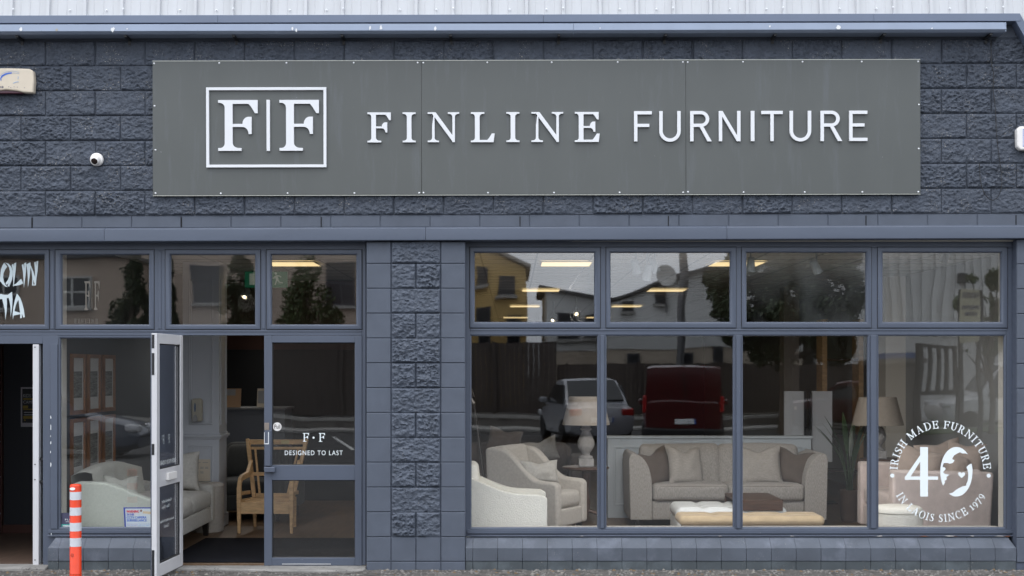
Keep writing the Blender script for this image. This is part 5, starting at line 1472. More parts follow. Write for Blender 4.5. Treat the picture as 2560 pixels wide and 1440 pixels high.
# bare oak chair frame
t = thing('chair_frame', 'bare oak armchair frame without upholstery standing on the floor by the mat', 'chair', (-2.685, 2.85, 0), 0)
dp = .66; fw, rw, tw = .285, .225, .335                 # half widths: front legs, rear legs, top of the back
U, V = .058, .034
def bar(name, a, b, w1=V, h1=U, up=(0,1,0), w2=None, h2=None):
    q = MB(); q.bar(a, b, w1, h1, up, w2, h2); return q.build(name, M['oak'], t, bevel=.004)
for s_ in (-1, 1):
    f, r_, m_ = s_*fw, s_*rw, s_*.27
    bar('leg', (f, -dp/2+.03, .36), (f, -dp/2+.03, 0), .045, .06, (0,1,0), .03, .035)
    bar('leg', (r_, dp/2-.05, .34), (r_, dp/2, 0), .045, .06, (0,1,0), .03, .035)
    bar('front_post', (f, -dp/2+.03, .361), (f, -dp/2+.035, .50), .045, .06)
    q = MB(); n0 = 0
    pf = [(-dp/2-.0,.495),(-dp/2+.07,.60),(-dp/2+.16,.625),(dp/2-.18,.64),(dp/2-.06,.72),(dp/2+.02,.76),(dp/2+.02,.70),(dp/2-.06,.60),(dp/2-.16,.575),(-dp/2+.15,.565),(-dp/2+.095,.54),(-dp/2+.06,.47)]
    q.prism(pf, f-.02, f+.02, 'x'); q.v = [(x+(m_-f)*max(0,(y+dp/2-.1)/dp), y, z) for x, y, z in q.v]
    q.build('armrest', M['oak'], t, bevel=.005)
    bar('back_post', (s_*.215, dp/2-.10, .33), (s_*tw, dp/2+.15, .985), .04, .06)
    bar('side_rail', (f, -dp/2+.06, .32), (r_, dp/2-.06, .30), .03, .09, (0,0,1))
    bar('side_stretcher', (f, -dp/2+.06, .43), (m_, dp/2-.08, .40), .022, .04, (0,0,1))
bar('front_rail', (-fw+.023, -dp/2+.03, .275), (fw-.023, -dp/2+.03, .275), .035, .125, (0,0,1))
bar('back_rail', (-rw+.02, dp/2-.06, .27), (rw-.02, dp/2-.06, .27), .03, .10, (0,0,1))
bar('back_rail', (-tw+.02, dp/2+.145, .955), (tw-.02, dp/2+.145, .955), .03, .055, (0,0,1))
bar('back_rail', (-tw+.035, dp/2+.12, .885), (tw-.035, dp/2+.12, .885), .025, .03, (0,0,1))
bar('back_rail', (-.25, dp/2+.00, .60), (.25, dp/2+.00, .60), .025, .04, (0,0,1))
bar('back_rail', (-.20, dp/2-.09, .36), (.20, dp/2-.09, .36), .03, .06, (0,0,1))
for s_ in (-1, 1):
    bar('back_slat', (s_*.155, dp/2-.09, .37), (s_*.245, dp/2+.12, .875), .022, .028)
for i in range(3): bar('seat_slat', (-.25+.01*i, -.14+.13*i, .335), (.25-.01*i, -.14+.13*i, .335), .02, .05, (0,1,0))
q = MB(); q.box(.05, .14, dp/2+.119, dp/2+.126, .935, .975); q.build('brass_label', mat('pale_label', (.55,.45,.22), .5), t)
# reception desk and what stands on it
t = thing('reception_desk', 'grey reception desk behind the column with leaflets standing on it', 'desk', (0,0,0))
dy = 5.0
q = MB(); q.box(-4.1, PX(712,dy), dy, dy+.6, .1, PZ(1024,dy)); q.build('front_panel', mat('desk_paint', (.085,.09,.105), .5), t, bevel=.004)
q = MB(); q.box(-4.12, PX(716,dy), dy-.03, dy+.65, PZ(1024,dy)+.001, PZ(1019,dy)); q.build('desk_top', mat('desk_top', (.13,.13,.13), .4), t, bevel=.003)
dz_ = PZ(1019,dy)+.002
q = MB(); q.box(-.06, .20, -.005, .005, 0, .24); o = q.build('panel', mat('orange_print', (.42,.26,.15), .6), None)
c = thing('leaflet_stand', 'orange and grey leaflet stand leaning on the desk by the column', 'leaflet stand', (PX(562,5.1), 5.1, dz_)); o.parent = c; o.rotation_euler = (R(-12),0,0)
q = MB(); q.box(-.058, .13, -.0075, -.0052, .15, .23); o = q.build('print', M['grey_ink'], c); o.rotation_euler = (R(-12),0,0)
c = thing('leaflet_stand', 'small white leaflet stand leaning on the desk beside the shut door leaf', 'leaflet stand', (PX(652,5.1), 5.1, dz_))
q = MB(); q.box(-.05, .12, -.005, .005, 0, .24); o = q.build('panel', M['paper'], c); o.rotation_euler = (R(-12),0,0)
q = MB(); q.box(-.04, .11, -.0075, -.0052, .05, .21); o = q.build('print', M['grey_ink'], c); o.rotation_euler = (R(-12),0,0)
q = MB(); q.box(-4.2, -1.2, 6.4, 6.5, 0, 2.05); q.m = 1; q.box(-4.2, -1.2, 6.42, 6.5, 2.051, CZ-.01)
q.build('partition', [mat('black_partition', (.008,.008,.009), .7), mat('rust_wall', (.07,.028,.018), .7)], B)
# dark recliner
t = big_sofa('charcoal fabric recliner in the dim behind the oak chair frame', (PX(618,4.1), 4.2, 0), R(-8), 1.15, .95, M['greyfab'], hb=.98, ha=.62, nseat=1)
t.name = 'recliner'; t['category'] = 'armchair'
# soap dispenser and notice on the column
t = thing('soap_dispenser', 'cream wall dispenser with a blue window on the panelled column', 'dispenser', (PX(496,CY0), CY0-.012, PZ(1026,CY0)))
def ex_(px): return (px-496)/S*(D+CY0)/D
def ez_(py): return (1026-py)/S*(D+CY0)/D
q = MB(); q.prism([(ex_(484),ez_(1053)),(ex_(508),ez_(1053)),(ex_(509),ez_(1001)),(ex_(505),ez_(996)),(ex_(487),ez_(996)),(ex_(483),ez_(1001))], -.09, .0, 'y'); q.build('body', mat('dispenser_plastic', (.42,.39,.32), .35), t, bevel=.012, seg=3)
q = MB(); q.prism(arc(ex_(492.5), ez_(1018), .010, .052, 0, 360, 18)[:-1], -.092, -.0895, 'y'); q.build('window', mat('blue_window', (.10,.16,.26), .2), t)
q = MB(); q.prism([(ex_(487),ez_(1052))]+arc(ex_(493), ez_(1043), .034, .045, 0, 180, 12)[0:]+[(ex_(499),ez_(1052))] if False else [(ex_(487),ez_(1053.5)),(ex_(499),ez_(1053.5)),(ex_(499),ez_(1044)),(ex_(496),ez_(1037)),(ex_(493),ez_(1035.5)),(ex_(490),ez_(1037)),(ex_(487),ez_(1044))], -.098, -.0895, 'y'); q.build('lever', M['grey_ink'], t, bevel=.003)
t = thing('notice', 'cream paper notice taped low on the panelled column', 'notice', (PX(505,CY0), CY0-.026, PZ(1174,CY0)))
q = MB(); a = 22/S*(D+CY0)/D; b = 26/S*(D+CY0)/D; q.box(-a, a, -.002, 0, -b*1.1, b); q.build('sheet', M['paper'], t)
q = MB()
for (u, v, l_) in ((-.6,.7,.5),(.15,.7,.6),(-.7,.25,.38),(-.15,.25,.38),(.4,.25,.38),(-.7,-.2,.38),(-.15,-.2,.38)):
    for k in range(2 if v < .6 else 1): q.box(a*u, a*(u+l_), -.0032, -.0021, b*(v-.11*k)-.003, b*(v-.11*k)+.003)
q.build('print', M['grey_ink'], t)
# stickers and warning sign inside the left pane
gy = FY+.0315
t = thing('warning_sign', 'blue bordered white camera warning sign at the foot of the left pane', 'sign', (0,0,0))
zz = 14.4
def wq(x, y): return (PX(290+x/zz, gy), PZ(1240+y/zz, gy))
pl = [wq(265,410), wq(310,1165), wq(1560,1168), wq(1560,410)]
MB().prism(pl, gy, gy+.004, 'y').build('board', mat('sign_blue', (.02,.05,.36), .45), t)
inn = [wq(330,470), wq(345,450), wq(1500,450), wq(1500,1140), wq(400,1155), wq(375,1140), wq(362,1100)]
MB().prism(inn, gy-.0012, gy-.0002, 'y').build('face', mat('sign_white', (.60,.66,.68), .5), t)
q = MB(); k = gy-.0024
def wt_(mb, s, x0, x1, y0, y1):
    a, b = wq(x0, y1), wq(x1, y0)
    for i, o_ in enumerate((0, .0011, .0022)): text_rect(mb, s, a[0]+o_, b[0]-.0022+o_, a[1], b[1], k-.0001*i, gy-.0014)
wt_(q, 'WARNING', 372, 835, 512, 602); q.build('lettering', M['red_ink'], t)
q = MB(); wt_(q, '24 HR', 378, 658, 625, 705); wt_(q, 'CCTV CAMERA', 385, 1100, 728, 812); wt_(q, 'SURVEILLANCE', 388, 1110, 835, 918)
q.build('lettering', M['blue_ink'], t)
q = MB()
rs = random.Random(5)
for yy_ in (1010, 1065, 1118):
    x = 395
    while x < 1190:
        l_ = rs.choice((40, 70, 95, 120)); a, b = wq(x, yy_+13), wq(x+l_, yy_-13); q.box(a[0], b[0], k, gy-.0014, a[1], b[1]); x += l_+22
q.build('small_print', M['pale_ink'], t)
q = MB(); q.prism([wq(980,545), wq(1230,560), wq(1490,570), wq(1490,650), wq(1150,655), wq(1130,640), wq(950,625)], k, gy-.0014, 'y'); q.build('camera_drawing', mat('drawn_camera', (.55,.45,.30), .5), t)
q = MB(); q.prism([wq(*p) for p in arc(905,530,42,45,0,360,14)[:-1]], k, gy-.0014, 'y'); q.build('camera_lens_drawing', mat('drawn_lens', (.25,.15,.12), .5), t)
t = thing('window_sticker', 'navy and teal square sticker in the lower corner of the left pane', 'sticker', (0,0,0))
q = MB(); q.pbox(150, 200, 1282, 1310.5, gy, gy+.001); q.build('face', M['navy_ink'], t)
q = MB(); q.pbox(150, 200, 1310.5, 1320, gy, gy+.001); q.build('band', M['teal_ink'], t)
q = MB(); text_px(q, 'FLE', 162.5, 178, 1297, 1301, gy-.0012, gy-.0002); q.pbox(164, 184, 1304, 1305, gy-.0012, gy-.0002); q.pbox(157, 178, 1313.5, 1316.5, gy-.0012, gy-.0002); q.build('lettering', M['white_ink'], t)

# ---------------------------------------------------------------- the dark doorway of the neighbouring unit
q = MB(); q.box(XL+.2, RX0-.105, .2, 4.2, -.2, .0); q.build('floor', mat('dim_brown_floor', (.085,.055,.04), .5, var=.25, vs=3, stretch=(6,1,1)), B)
q = MB(); q.box(-5.55, RX0-.105, 2.6, 2.7, .0, CZ); q.build('partition', mat('black_wall', (.012,.013,.018), .6), B)
q = MB(); q.box(-5.55, RX0-.105, 2.565, 2.599, .0005, .09); q.box(-5.565, -5.551, 2.55, 2.7, .0, CZ-.1); q.build('skirting', mat('red_brown_skirting', (.06,.02,.014), .5), B)
q = MB(); q.box(XL, RX0-.105, 4.3, 4.4, 0, CZ); q.box(XL, RX0-.105, .335, 4.3, CZ-.02, CZ+.1); q.box(XL, XL+.1, .335, 4.3, 0, CZ); q.box(-4.34, RX0-.106, .335, 2.6, 0, CZ); q.build('inner_wall', M['wall_back'], B)
t = thing('staircase', 'dark red staircase just visible at the left edge behind the black wall', 'staircase', (0,0,0))
q = MB(); q2 = MB()
for i in range(9):
    z = .19*i; y = 2.75+.16*i
    q.box(-6.9, -5.58, y, 4.29, z+.0005, z+.188); q2.box(-6.9, -5.58, y-.012, y+.03, z+.1885, z+.200)
q.build('riser', mat('dark_red_riser', (.05,.010,.010), .6), t); q2.build('nosing', mat('grey_nosing', (.16,.16,.18), .5), t)
py_ = 2.585
t = thing('poster', 'black and yellow kids camp poster on the black wall behind the white door', 'poster', (0,0,0))
q = MB(); q.pbox(52, 96, 968, 1067, py_, py_+.006); q.build('backing', mat('poster_white', (.30,.29,.31), .5), t)
q = MB(); q.pbox(55.5, 93, 972, 1057, py_-.002, py_-.0003); q.build('face', mat('poster_black', (.012,.012,.014), .5), t)
q = MB(); text_px(q, 'KIDS', 58, 77, 985, 993.5, py_-.004, py_-.0022); text_px(q, 'CAMP', 58, 84, 1001.5, 1009, py_-.004, py_-.0022)
for yy_ in (1030, 1036): q.pbox(60, 88, yy_, yy_+2, py_-.004, py_-.0022)
q.build('lettering', mat('poster_letter', (.30,.30,.32), .5), t)
q = MB()
for a, b, c_, d_ in ((58,92,995.5,999.5),(57,70,1014,1021),(58,90,1022,1024.5),(58,92,1040,1047),(60,64,1049,1052)): q.pbox(a, b, c_, d_, py_-.004, py_-.0022)
q.build('print', mat('poster_yellow', (.22,.15,.015), .5), t)
# ================================================================ the street behind the camera, seen in the glass
random.seed(21)
M['timber'] = mat('dark_fence_timber', (.075,.06,.052), .8, var=.35, vs=2, stretch=(8,8,.5))
M['render_tan'] = mat('tan_render', (.42,.34,.275), .85, var=.08, vs=.6)
M['render_yellow'] = mat('ochre_render', (.58,.40,.16), .85, var=.08, vs=.4)
M['render_pale'] = mat('pale_render', (.46,.45,.43), .85, var=.12, vs=.5)
M['render_buff'] = mat('buff_render', (.48,.41,.33), .85, var=.1, vs=.6)
M['sheet_grey'] = mat('grey_sheeting', (.60,.60,.585), .6, var=.05, vs=.6)
M['roof_slate'] = mat('slate_roof', (.06,.062,.068), .7, var=.2, vs=2)
M['win_dark'] = mat('dark_window', (.02,.022,.026), .12)
M['win_frame'] = mat('window_frame_white', (.42,.42,.40), .5)
M['win_frame_dk'] = mat('window_frame_dark', (.05,.052,.06), .5)
M['stone_wall'] = mat('low_wall_stone', (.17,.155,.14), .85, var=.25, vs=2)
M['coping'] = mat('coping_stone', (.33,.32,.30), .8, var=.15, vs=2)
M['bark'] = mat('bark', (.07,.055,.042), .9, var=.3, vs=6)
M['leafd'] = mat('dark_leaves', (.038,.055,.022), .7, var=.45, vs=1.2)
M['leafm'] = mat('green_leaves', (.055,.085,.028), .7, var=.45, vs=1.2)
M['rubber'] = mat('rubber', (.012,.012,.013), .8)
M['rimm'] = mat('wheel_rim', (.35,.36,.37), .3, metal=.7)
M['lampred'] = mat('red_tail_lamp', (.35,.012,.012), .2)
M['lampclr'] = mat('clear_headlamp', (.55,.56,.58), .1)
M['carglass'] = mat('car_glass', (.015,.018,.02), .05)
M['metal_post'] = mat('galvanised_post', (.16,.16,.165), .5, metal=.4)

def win(parent, x0, x1, z0, z1, y, frame, cross=True):
    """window on a wall whose outside faces +Y (towards the shop)"""
    q = MB(); q.box(x0, x1, y+.002, y+.06, z0, z1)
    f = q.build('window', M['win_dark'], parent)
    q = MB(); t = .07
    for a, b, c, d in ((x0-t,x1+t,z0-t,z0),(x0-t,x1+t,z1,z1+t),(x0-t,x0,z0,z1),(x1,x1+t,z0,z1)): q.box(a, b, y+.003, y+.12, c, d)
    if cross:
        q.box((x0+x1)/2-.04, (x0+x1)/2+.04, y+.061, y+.10, z0, z1); q.box(x0, x1, y+.061, y+.09, (z0+z1)/2-.04, (z0+z1)/2+.04)
    q.build('window_frame', frame, f)
    q = MB(); q.box(x0-.15, x1+.15, y+.003, y+.22, z0-.2, z0-t-.001); q.build('sill', M['coping'], f)
def block(name, label, cat, px0, px1, d, ztop, depth, m, roofm=None, roof_h=0, zsplit=None, mlow=None, tops=None):
    """wall block: front at distance d; px are photo pixels of its mirrored front; tops = (left z, right z) for a raked top"""
    x0, x1 = RP(px0, 900, d).x, RP(px1, 900, d).x
    t = thing(name, label, cat, (0,0,0))
    zl, zr = tops or (ztop, ztop)
    zb_ = zsplit or GZ
    q = MB(); q.prism([(x0,zb_),(x1,zb_),(x1,zr),(x0,zl)], -d-depth, -d, 'y'); q.build('wall', m, t)
    if zsplit: q = MB(); q.box(x0+.02, x1-.02, -d-depth, -d-.05, GZ-.1, zsplit-.002); q.build('lower_wall', mlow, t)
    q = MB()
    q.prism([(x0-.25,zl+.002),(x1+.25,zr+.002),(x1+.25,zr+.14),((x0+x1)/2,(zl+zr)/2+.14+roof_h),(x0-.25,zl+.14)], -d-depth-.3, -d+.3, 'y'); q.build('roof', roofm or M['roof_slate'], t)
    return t
def pw_(t, lst, d, frame, cross=True):
    for a, b, c, e in lst:
        p, q = RP(a, e, d), RP(b, c, d); win(t, p.x, q.x, p.z, q.z, -d, frame, cross)

# brown rendered houses on the left
t = block('house', 'brown rendered house with a dark eave mirrored in the far left top lights', 'house', -160, 300, 42, PZ(640)*0+RP(0,642,42).z, 9, M['render_tan'], roof_h=1.4)
pw_(t, [(140,214,692,762), (-30,40,692,765)], 42, M['win_frame'])
t = block('house', 'taller brown rendered house with tall sash windows mirrored over the open door', 'house', 330, 905, 46, 8.8, 9, M['render_tan'], roof_h=1.2)
pw_(t, [(484,552,664,752), (815,884,655,756)], 46, M['win_frame_dk'])
t = block('apartment_block', 'ochre rendered block with small dark windows mirrored beside the pier', 'building', 905, 1316, 52, 7.6, 12, M['render_yellow'], M['coping'], 0, tops=(9.5, 6.4))
pw_(t, [(1190,1206,674,708), (1247,1282,696,740), (1196,1228,766,806), (1270,1296,786,812), (1205,1228,840,864), (1272,1296,842,862)], 52, M['win_frame_dk'], False)
# pale sheds
zs = RP(0, 880, 46).z
t = block('shed', 'pale sheeted shed with a falling roof mirrored at the foot of the first top light', 'building', 1362, 1512, 46, 5, 10, M['sheet_grey'], zsplit=zs, mlow=M['render_buff'], tops=(RP(0,722,46).z, RP(0,744,46).z))
pw_(t, [(1392,1446,782,848), (1468,1490,790,846)], 46, M['win_frame_dk'], False)
t = block('shed', 'pale sheeted shed with a rising roof and dish mirrored in the second pane', 'building', 1516, 2010, 44, 5, 12, M['sheet_grey'], zsplit=RP(0,876,44).z, mlow=M['render_buff'], tops=(RP(0,755,44).z, RP(0,575,44).z))
pw_(t, [(1560,1582,752,778), (1648,1668,718,752), (1576,1600,890,908), (1712,1730,890,910), (1788,1806,880,912)], 44, M['win_frame_dk'], False)
# big grey sheeted hall at the right
t = block('hall', 'tall grey profiled hall mirrored in the last pane', 'building', 2150, 3100, 37, 11.5, 14, M['sheet_grey'])
x0, x1 = RP(2150,900,37).x, RP(3100,900,37).x
q = MB(); x = x0+.1
while x < x1: q.box(x, x+.17, -36.999, -36.91, 3.0, 11.4); x += .36
q.build('ribs', M['sheet_grey'], t)
q = MB(); a, b = RP(2392,708,37), RP(2416,682,37); q.box(a.x, b.x, -36.94, -36.7, a.z, b.z); q.build('vent', M['win_dark'], t)
q = MB(); a, b = RP(2205,907,36.6), RP(2302,884,36.6); q.box(a.x, b.x, -36.6, -36.4, a.z, b.z)
tag(q.build('hoarding', mat('blue_hoarding', (.03,.09,.26), .6, var=.2, vs=2)), 'blue hoarding at the foot of the grey hall mirrored in the last pane', 'hoarding')
# fences and low walls
def fence(label, pxa, pxb, d, za, zb2, group=None):
    a, b = RP(pxa,900,d).x, RP(pxb,900,d).x
    t = thing('fence', label, 'fence', (0,0,0))
    q = MB(); x = a
    while x < b: q.box(x, min(x+.14, b), -d-.03, -d, .35, za+(zb2-za)*(x-a)/(b-a)+random.uniform(-.015,.015)); x += .146
    q.build('boards', M['timber'], t)
    x = a+.3
    while x < b: q = MB(); q.box(x, x+.1, -d+.001, -d+.11, GZ, za+(zb2-za)*(x-a)/(b-a)+.05); q.build('post', M['timber'], t); x += 2.4
fence('tall dark board fence mirrored behind the parked silver car and the shut door', 640, 1386, 32, RP(0,862,32).z, RP(0,857,32).z)
fence('lower dark board fence mirrored behind the silver car and the red van', 1387, 2180, 32.3, RP(0,912,32).z, RP(0,905,32).z)
t = thing('boundary_wall', 'grey rendered boundary wall mirrored in the left pane behind the dark blue car', 'wall', (0,0,0))
q = MB(); a, b = RP(-260,900,32).x, RP(638,900,32).x; q.box(a, b, -32.2, -32, GZ, RP(0,846,32).z); q.build('wall', mat('grey_render', (.085,.088,.09), .85, var=.1, vs=.7), t)
q = MB(); q.box(a, b, -32.25, -31.95, RP(0,846,32).z+.001, RP(0,840,32).z); q.build('coping', M['stone_wall'], t)
t = thing('low_wall', 'long low stone wall with pale coping mirrored across the car park', 'wall', (0,0,0))
q = MB(); q.box(-26, 9.5, -30.9, -30.6, GZ, .24); q.build('wall', M['stone_wall'], t)
q = MB(); q.box(-26, 9.5, -30.95, -30.55, .241, .33); q.build('coping', M['coping'], t)
g = MB(); g.box(-60, 60, -30.55, -29.0, GZ+.004, GZ+.09); struct(g.build('pavement', M['coping'], bevel=.02))
for (xa, ya), (xb, yb) in (((-4.8,-25.2), (-3.5,-18.3)), ((-9.5,-23.5), (-9.1,-20)), ((-13.9,-23.5), (-13.5,-19))):
    g = MB(); g.prism([(xa-.05,ya),(xb-.05,yb),(xb+.05,yb),(xa+.05,ya)], GZ+.004, GZ+.008, 'z'); struct(g.build('parking_line', M['paint_line']))
t = thing('brick_wall', 'dark block wall with a capping beside the gate mirrored in the last pane', 'wall', (0,0,0))
a, b = RP(2170,1000,27).x, RP(2312,1000,27).x
q = MB(); q.box(a, b, -27.3, -27, GZ, RP(0,912,27).z); q.build('wall', mat('dark_block', (.085,.075,.068), .85, var=.2, vs=2), t)
q = MB(); q.box(a-.06, b+.06, -27.36, -26.94, RP(0,912,27).z+.002, RP(0,898,27).z); q.build('capping', M['stone_wall'], t)
t = thing('gate', 'black railing gate panel leaning open mirrored in the last pane', 'gate', (0,0,0))
gd = 24
xs = [RP(p,900,gd).x for p in (2306, 2329, 2352, 2372, 2394)]
zt, zl = RP(0,868,gd).z, RP(0,978,gd).z
for x in xs: q = MB(); q.box(x-.055, x+.055, -gd-.06, -gd, zl+.0, zt); q.build('bar', M['black'], t)
q = MB(); q.box(xs[0]-.06, xs[-1]+.06, -gd-.08, -gd+.02, zt+.002, zt+.1); q.box(xs[0]-.06, xs[-1]+.06, -gd-.08, -gd+.02, zl-.1, zl-.002); q.build('rail', M['black'], t)
q = MB(); q.box(xs[0]-.08, xs[0]+.05, -gd-.2, -gd-.081, GZ, zt+.1); q.box(RP(2405,900,gd).x-.05, RP(2405,900,gd).x+.05, -gd-.2, -gd-.081, GZ, RP(0,925,gd).z); q.build('post', M['black'], t)
# cream signboard on legs
t = thing('signboard', 'tall cream signboard on two dark legs mirrored at the right of the last pane', 'sign', (0,0,0))
sd = 22
a, b = RP(2408,835,sd), RP(2458,724,sd)
q = MB(); q.box(a.x, b.x, -sd-.06, -sd, a.z-.15, b.z); q.build('board', mat('cream_board', (.44,.42,.30), .6), t)
q = MB()
for x in (a.x+.05, b.x+.06): q.box(x-.05, x+.05, -sd-.18, -sd-.062, GZ, b.z)
q.build('leg', M['black'], t)
q = MB(); vf = text_shape('WINDOWS'); w_ = b.x-a.x; f = lambda z0, z1, u0, u1: (lambda u, v: (a.x + w_*(1-(u0+(u1-u0)*u)), z0+(z1-z0)*v))
zz_ = lambda py: RP(0,py,sd).z
extrude(q, vf, -sd+.012, -sd+.001, f(zz_(775), zz_(765), .06, .94)); extrude(q, text_shape('& DOORS'), -sd+.012, -sd+.001, f(zz_(790), zz_(780), .2, .8))
for py in (733, 737, 741, 745): q.box(a.x+.05*w_, b.x-.05*w_, -sd+.001, -sd+.012, zz_(py+1.4), zz_(py))
q.build('lettering', M['navy_ink'], t)
# lamp post with a dish
t = thing('lamp_post', 'dark leaning lamp post mirrored in front of the pale shed', 'lamp post', (0,0,0))
p0, p1, p2 = RP(1700,1060,29), RP(1706,800,29), RP(1714,610,29)
p0.z = GZ
q = MB(); q.tube([p0, p1, p2, p2+Vector((.1,0,2))], [.13,.11,.09,.07], 10); q.build('pole', M['metal_post'], t, smooth=50)
q = MB(); c = p2+Vector((.1,0,2)); q.tube([c, c+Vector((.5,.6,.2)), c+Vector((.9,1.2,.15))], [.05,.04,.06], 8); q.build('lamp_arm', M['metal_post'], t, smooth=50)
t = thing('satellite_dish', 'round satellite dish on the ridge of the pale shed mirrored in the second pane', 'dish', RP(1672,683,43.5))
q = MB(); q.lathe([(.001,-.07),(.2,-.035),(.36,.035),(.37,.05),(.2,-.015),(.001,-.04)], (0,0,0), 24, Matrix.Rotation(R(-70), 4, 'X')); q.build('dish', M['render_pale'], t, smooth=40)
q = MB(); q.tube([(0,-.1,0), (0,-.2,-.5), (0,-.3,-1.6)], .05, 8); q.build('mast', M['metal_post'], t)
# trees
def tree(label, base, h, blobs, n, m, leaf=.13, trunk=.16, seed=0):
    t = thing('tree', label, 'tree', base)
    r = random.Random(seed); tr = MB(); top = Vector((0,0,h*.55))
    tr.tube([(0,0,-.1), (.03,.02,h*.25), (-.04,.03,h*.5), (.02,0,h*.8)], [trunk,trunk*.8,trunk*.55,trunk*.2], 9)
    for c, s in blobs: tr.tube([(0,0,h*.3), Vector(c)*.6+Vector((0,0,h*.12)), Vector(c)], [trunk*.45,trunk*.3,trunk*.1], 6)
    tr.build('trunk', M['bark'], t, smooth=50)
    q = MB(); wts = [s[0]*s[1]*s[2] for c, s in blobs]
    for k in range(n):
        c, s = r.choices(blobs, wts)[0]
        while True:
            p = Vector((r.uniform(-1,1), r.uniform(-1,1), r.uniform(-1,1)))
            if .25 < p.length < 1: break
        p = Vector((c[0]+p.x*s[0], c[1]+p.y*s[1], c[2]+p.z*s[2]))
        if noise.noise(p*1.6+Vector((seed,0,0))) < -.12: continue
        u = Vector((r.gauss(0,1), r.gauss(0,1), r.gauss(0,1))).normalized(); v = u.orthogonal().normalized(); l_ = leaf*r.uniform(.6,1.5)
        q.add([p-u*l_, p-v*l_*.45, p+u*l_, p+v*l_*.45], [(0,1,2,3)])
    q.build('crown', m, t)
def column_tree(label, px, d, pyt, wpx, seed, m):
    b = RP(px, 900, d); b.z = GZ; zt = RP(0, pyt, d).z; w_ = wpx/S*(D+d)/D/2
    bl = [((.0,0,zt*f), (w_*g, w_*g, zt*.16)) for f, g in ((.2,.8),(.35,1),(.5,1),(.65,.85),(.8,.6),(.92,.35))]
    tree(label, b, zt, bl, 16000, m, .085, .16, seed)
column_tree('dark conical tree mirrored in the left top light', 318, 34, 622, 130, 1, M['leafd'])
column_tree('dark tree mirrored over the open door, left of the exit sign', 596, 34, 600, 118, 2, M['leafd'])
column_tree('thin dark tree mirrored at the left edge of the top light over the open door', 424, 34, 610, 34, 7, M['leafd'])
column_tree('bushy green tree mirrored in the top light next to the pier', 764, 34, 660, 215, 3, M['leafm'])
b = RP(1965, 900, 27); b.z = GZ
k_ = (D+27)/D/S
def blob(px, py, rx, rz): return ((( px-1965)*k_, random.uniform(-.8,.8), PZ(920)+ (920-py)*k_ + .0 - GZ), (rx*k_, 1.1, rz*k_))
tree('big spreading tree mirrored in the misted top light', b, 7, [blob(1960,700,120,90), blob(1830,740,75,70), blob(2080,730,85,80), blob(1800,690,50,30), blob(1930,640,110,50), blob(2060,640,100,50), blob(1900,800,90,50), blob(2040,810,100,55), blob(1950,880,60,45), blob(2100,860,60,50), blob(1890,690,70,70), blob(1870,830,60,50), blob(2000,760,120,60)], 52000, M['leafd'], .075, .2, 5)
b = RP(2490, 900, 25); b.z = GZ; k_ = (D+25)/D/S
def blob(px, py, rx, rz): return (((px-2490)*k_, random.uniform(-.4,.4), 1.8+(920-py)*k_), (rx*k_, .5, rz*k_))
tree('leafy tree mirrored behind the cream signboard', b, 5, [blob(2480,760,28,40), blob(2500,690,30,35), blob(2410,755,22,22), blob(2445,690,14,14), blob(2490,850,30,40), blob(2430,880,20,18), blob(2520,800,30,60)], 7000, M['leafm'], .055, .1, 6)
g = MB(); g.box(RP(2290,0,26).x, 30, -33, -26.2, GZ+.002, GZ+.05); struct(g.build('verge', mat('verge_grass', (.05,.085,.025), .9, var=.35, vs=6)), 'structure')

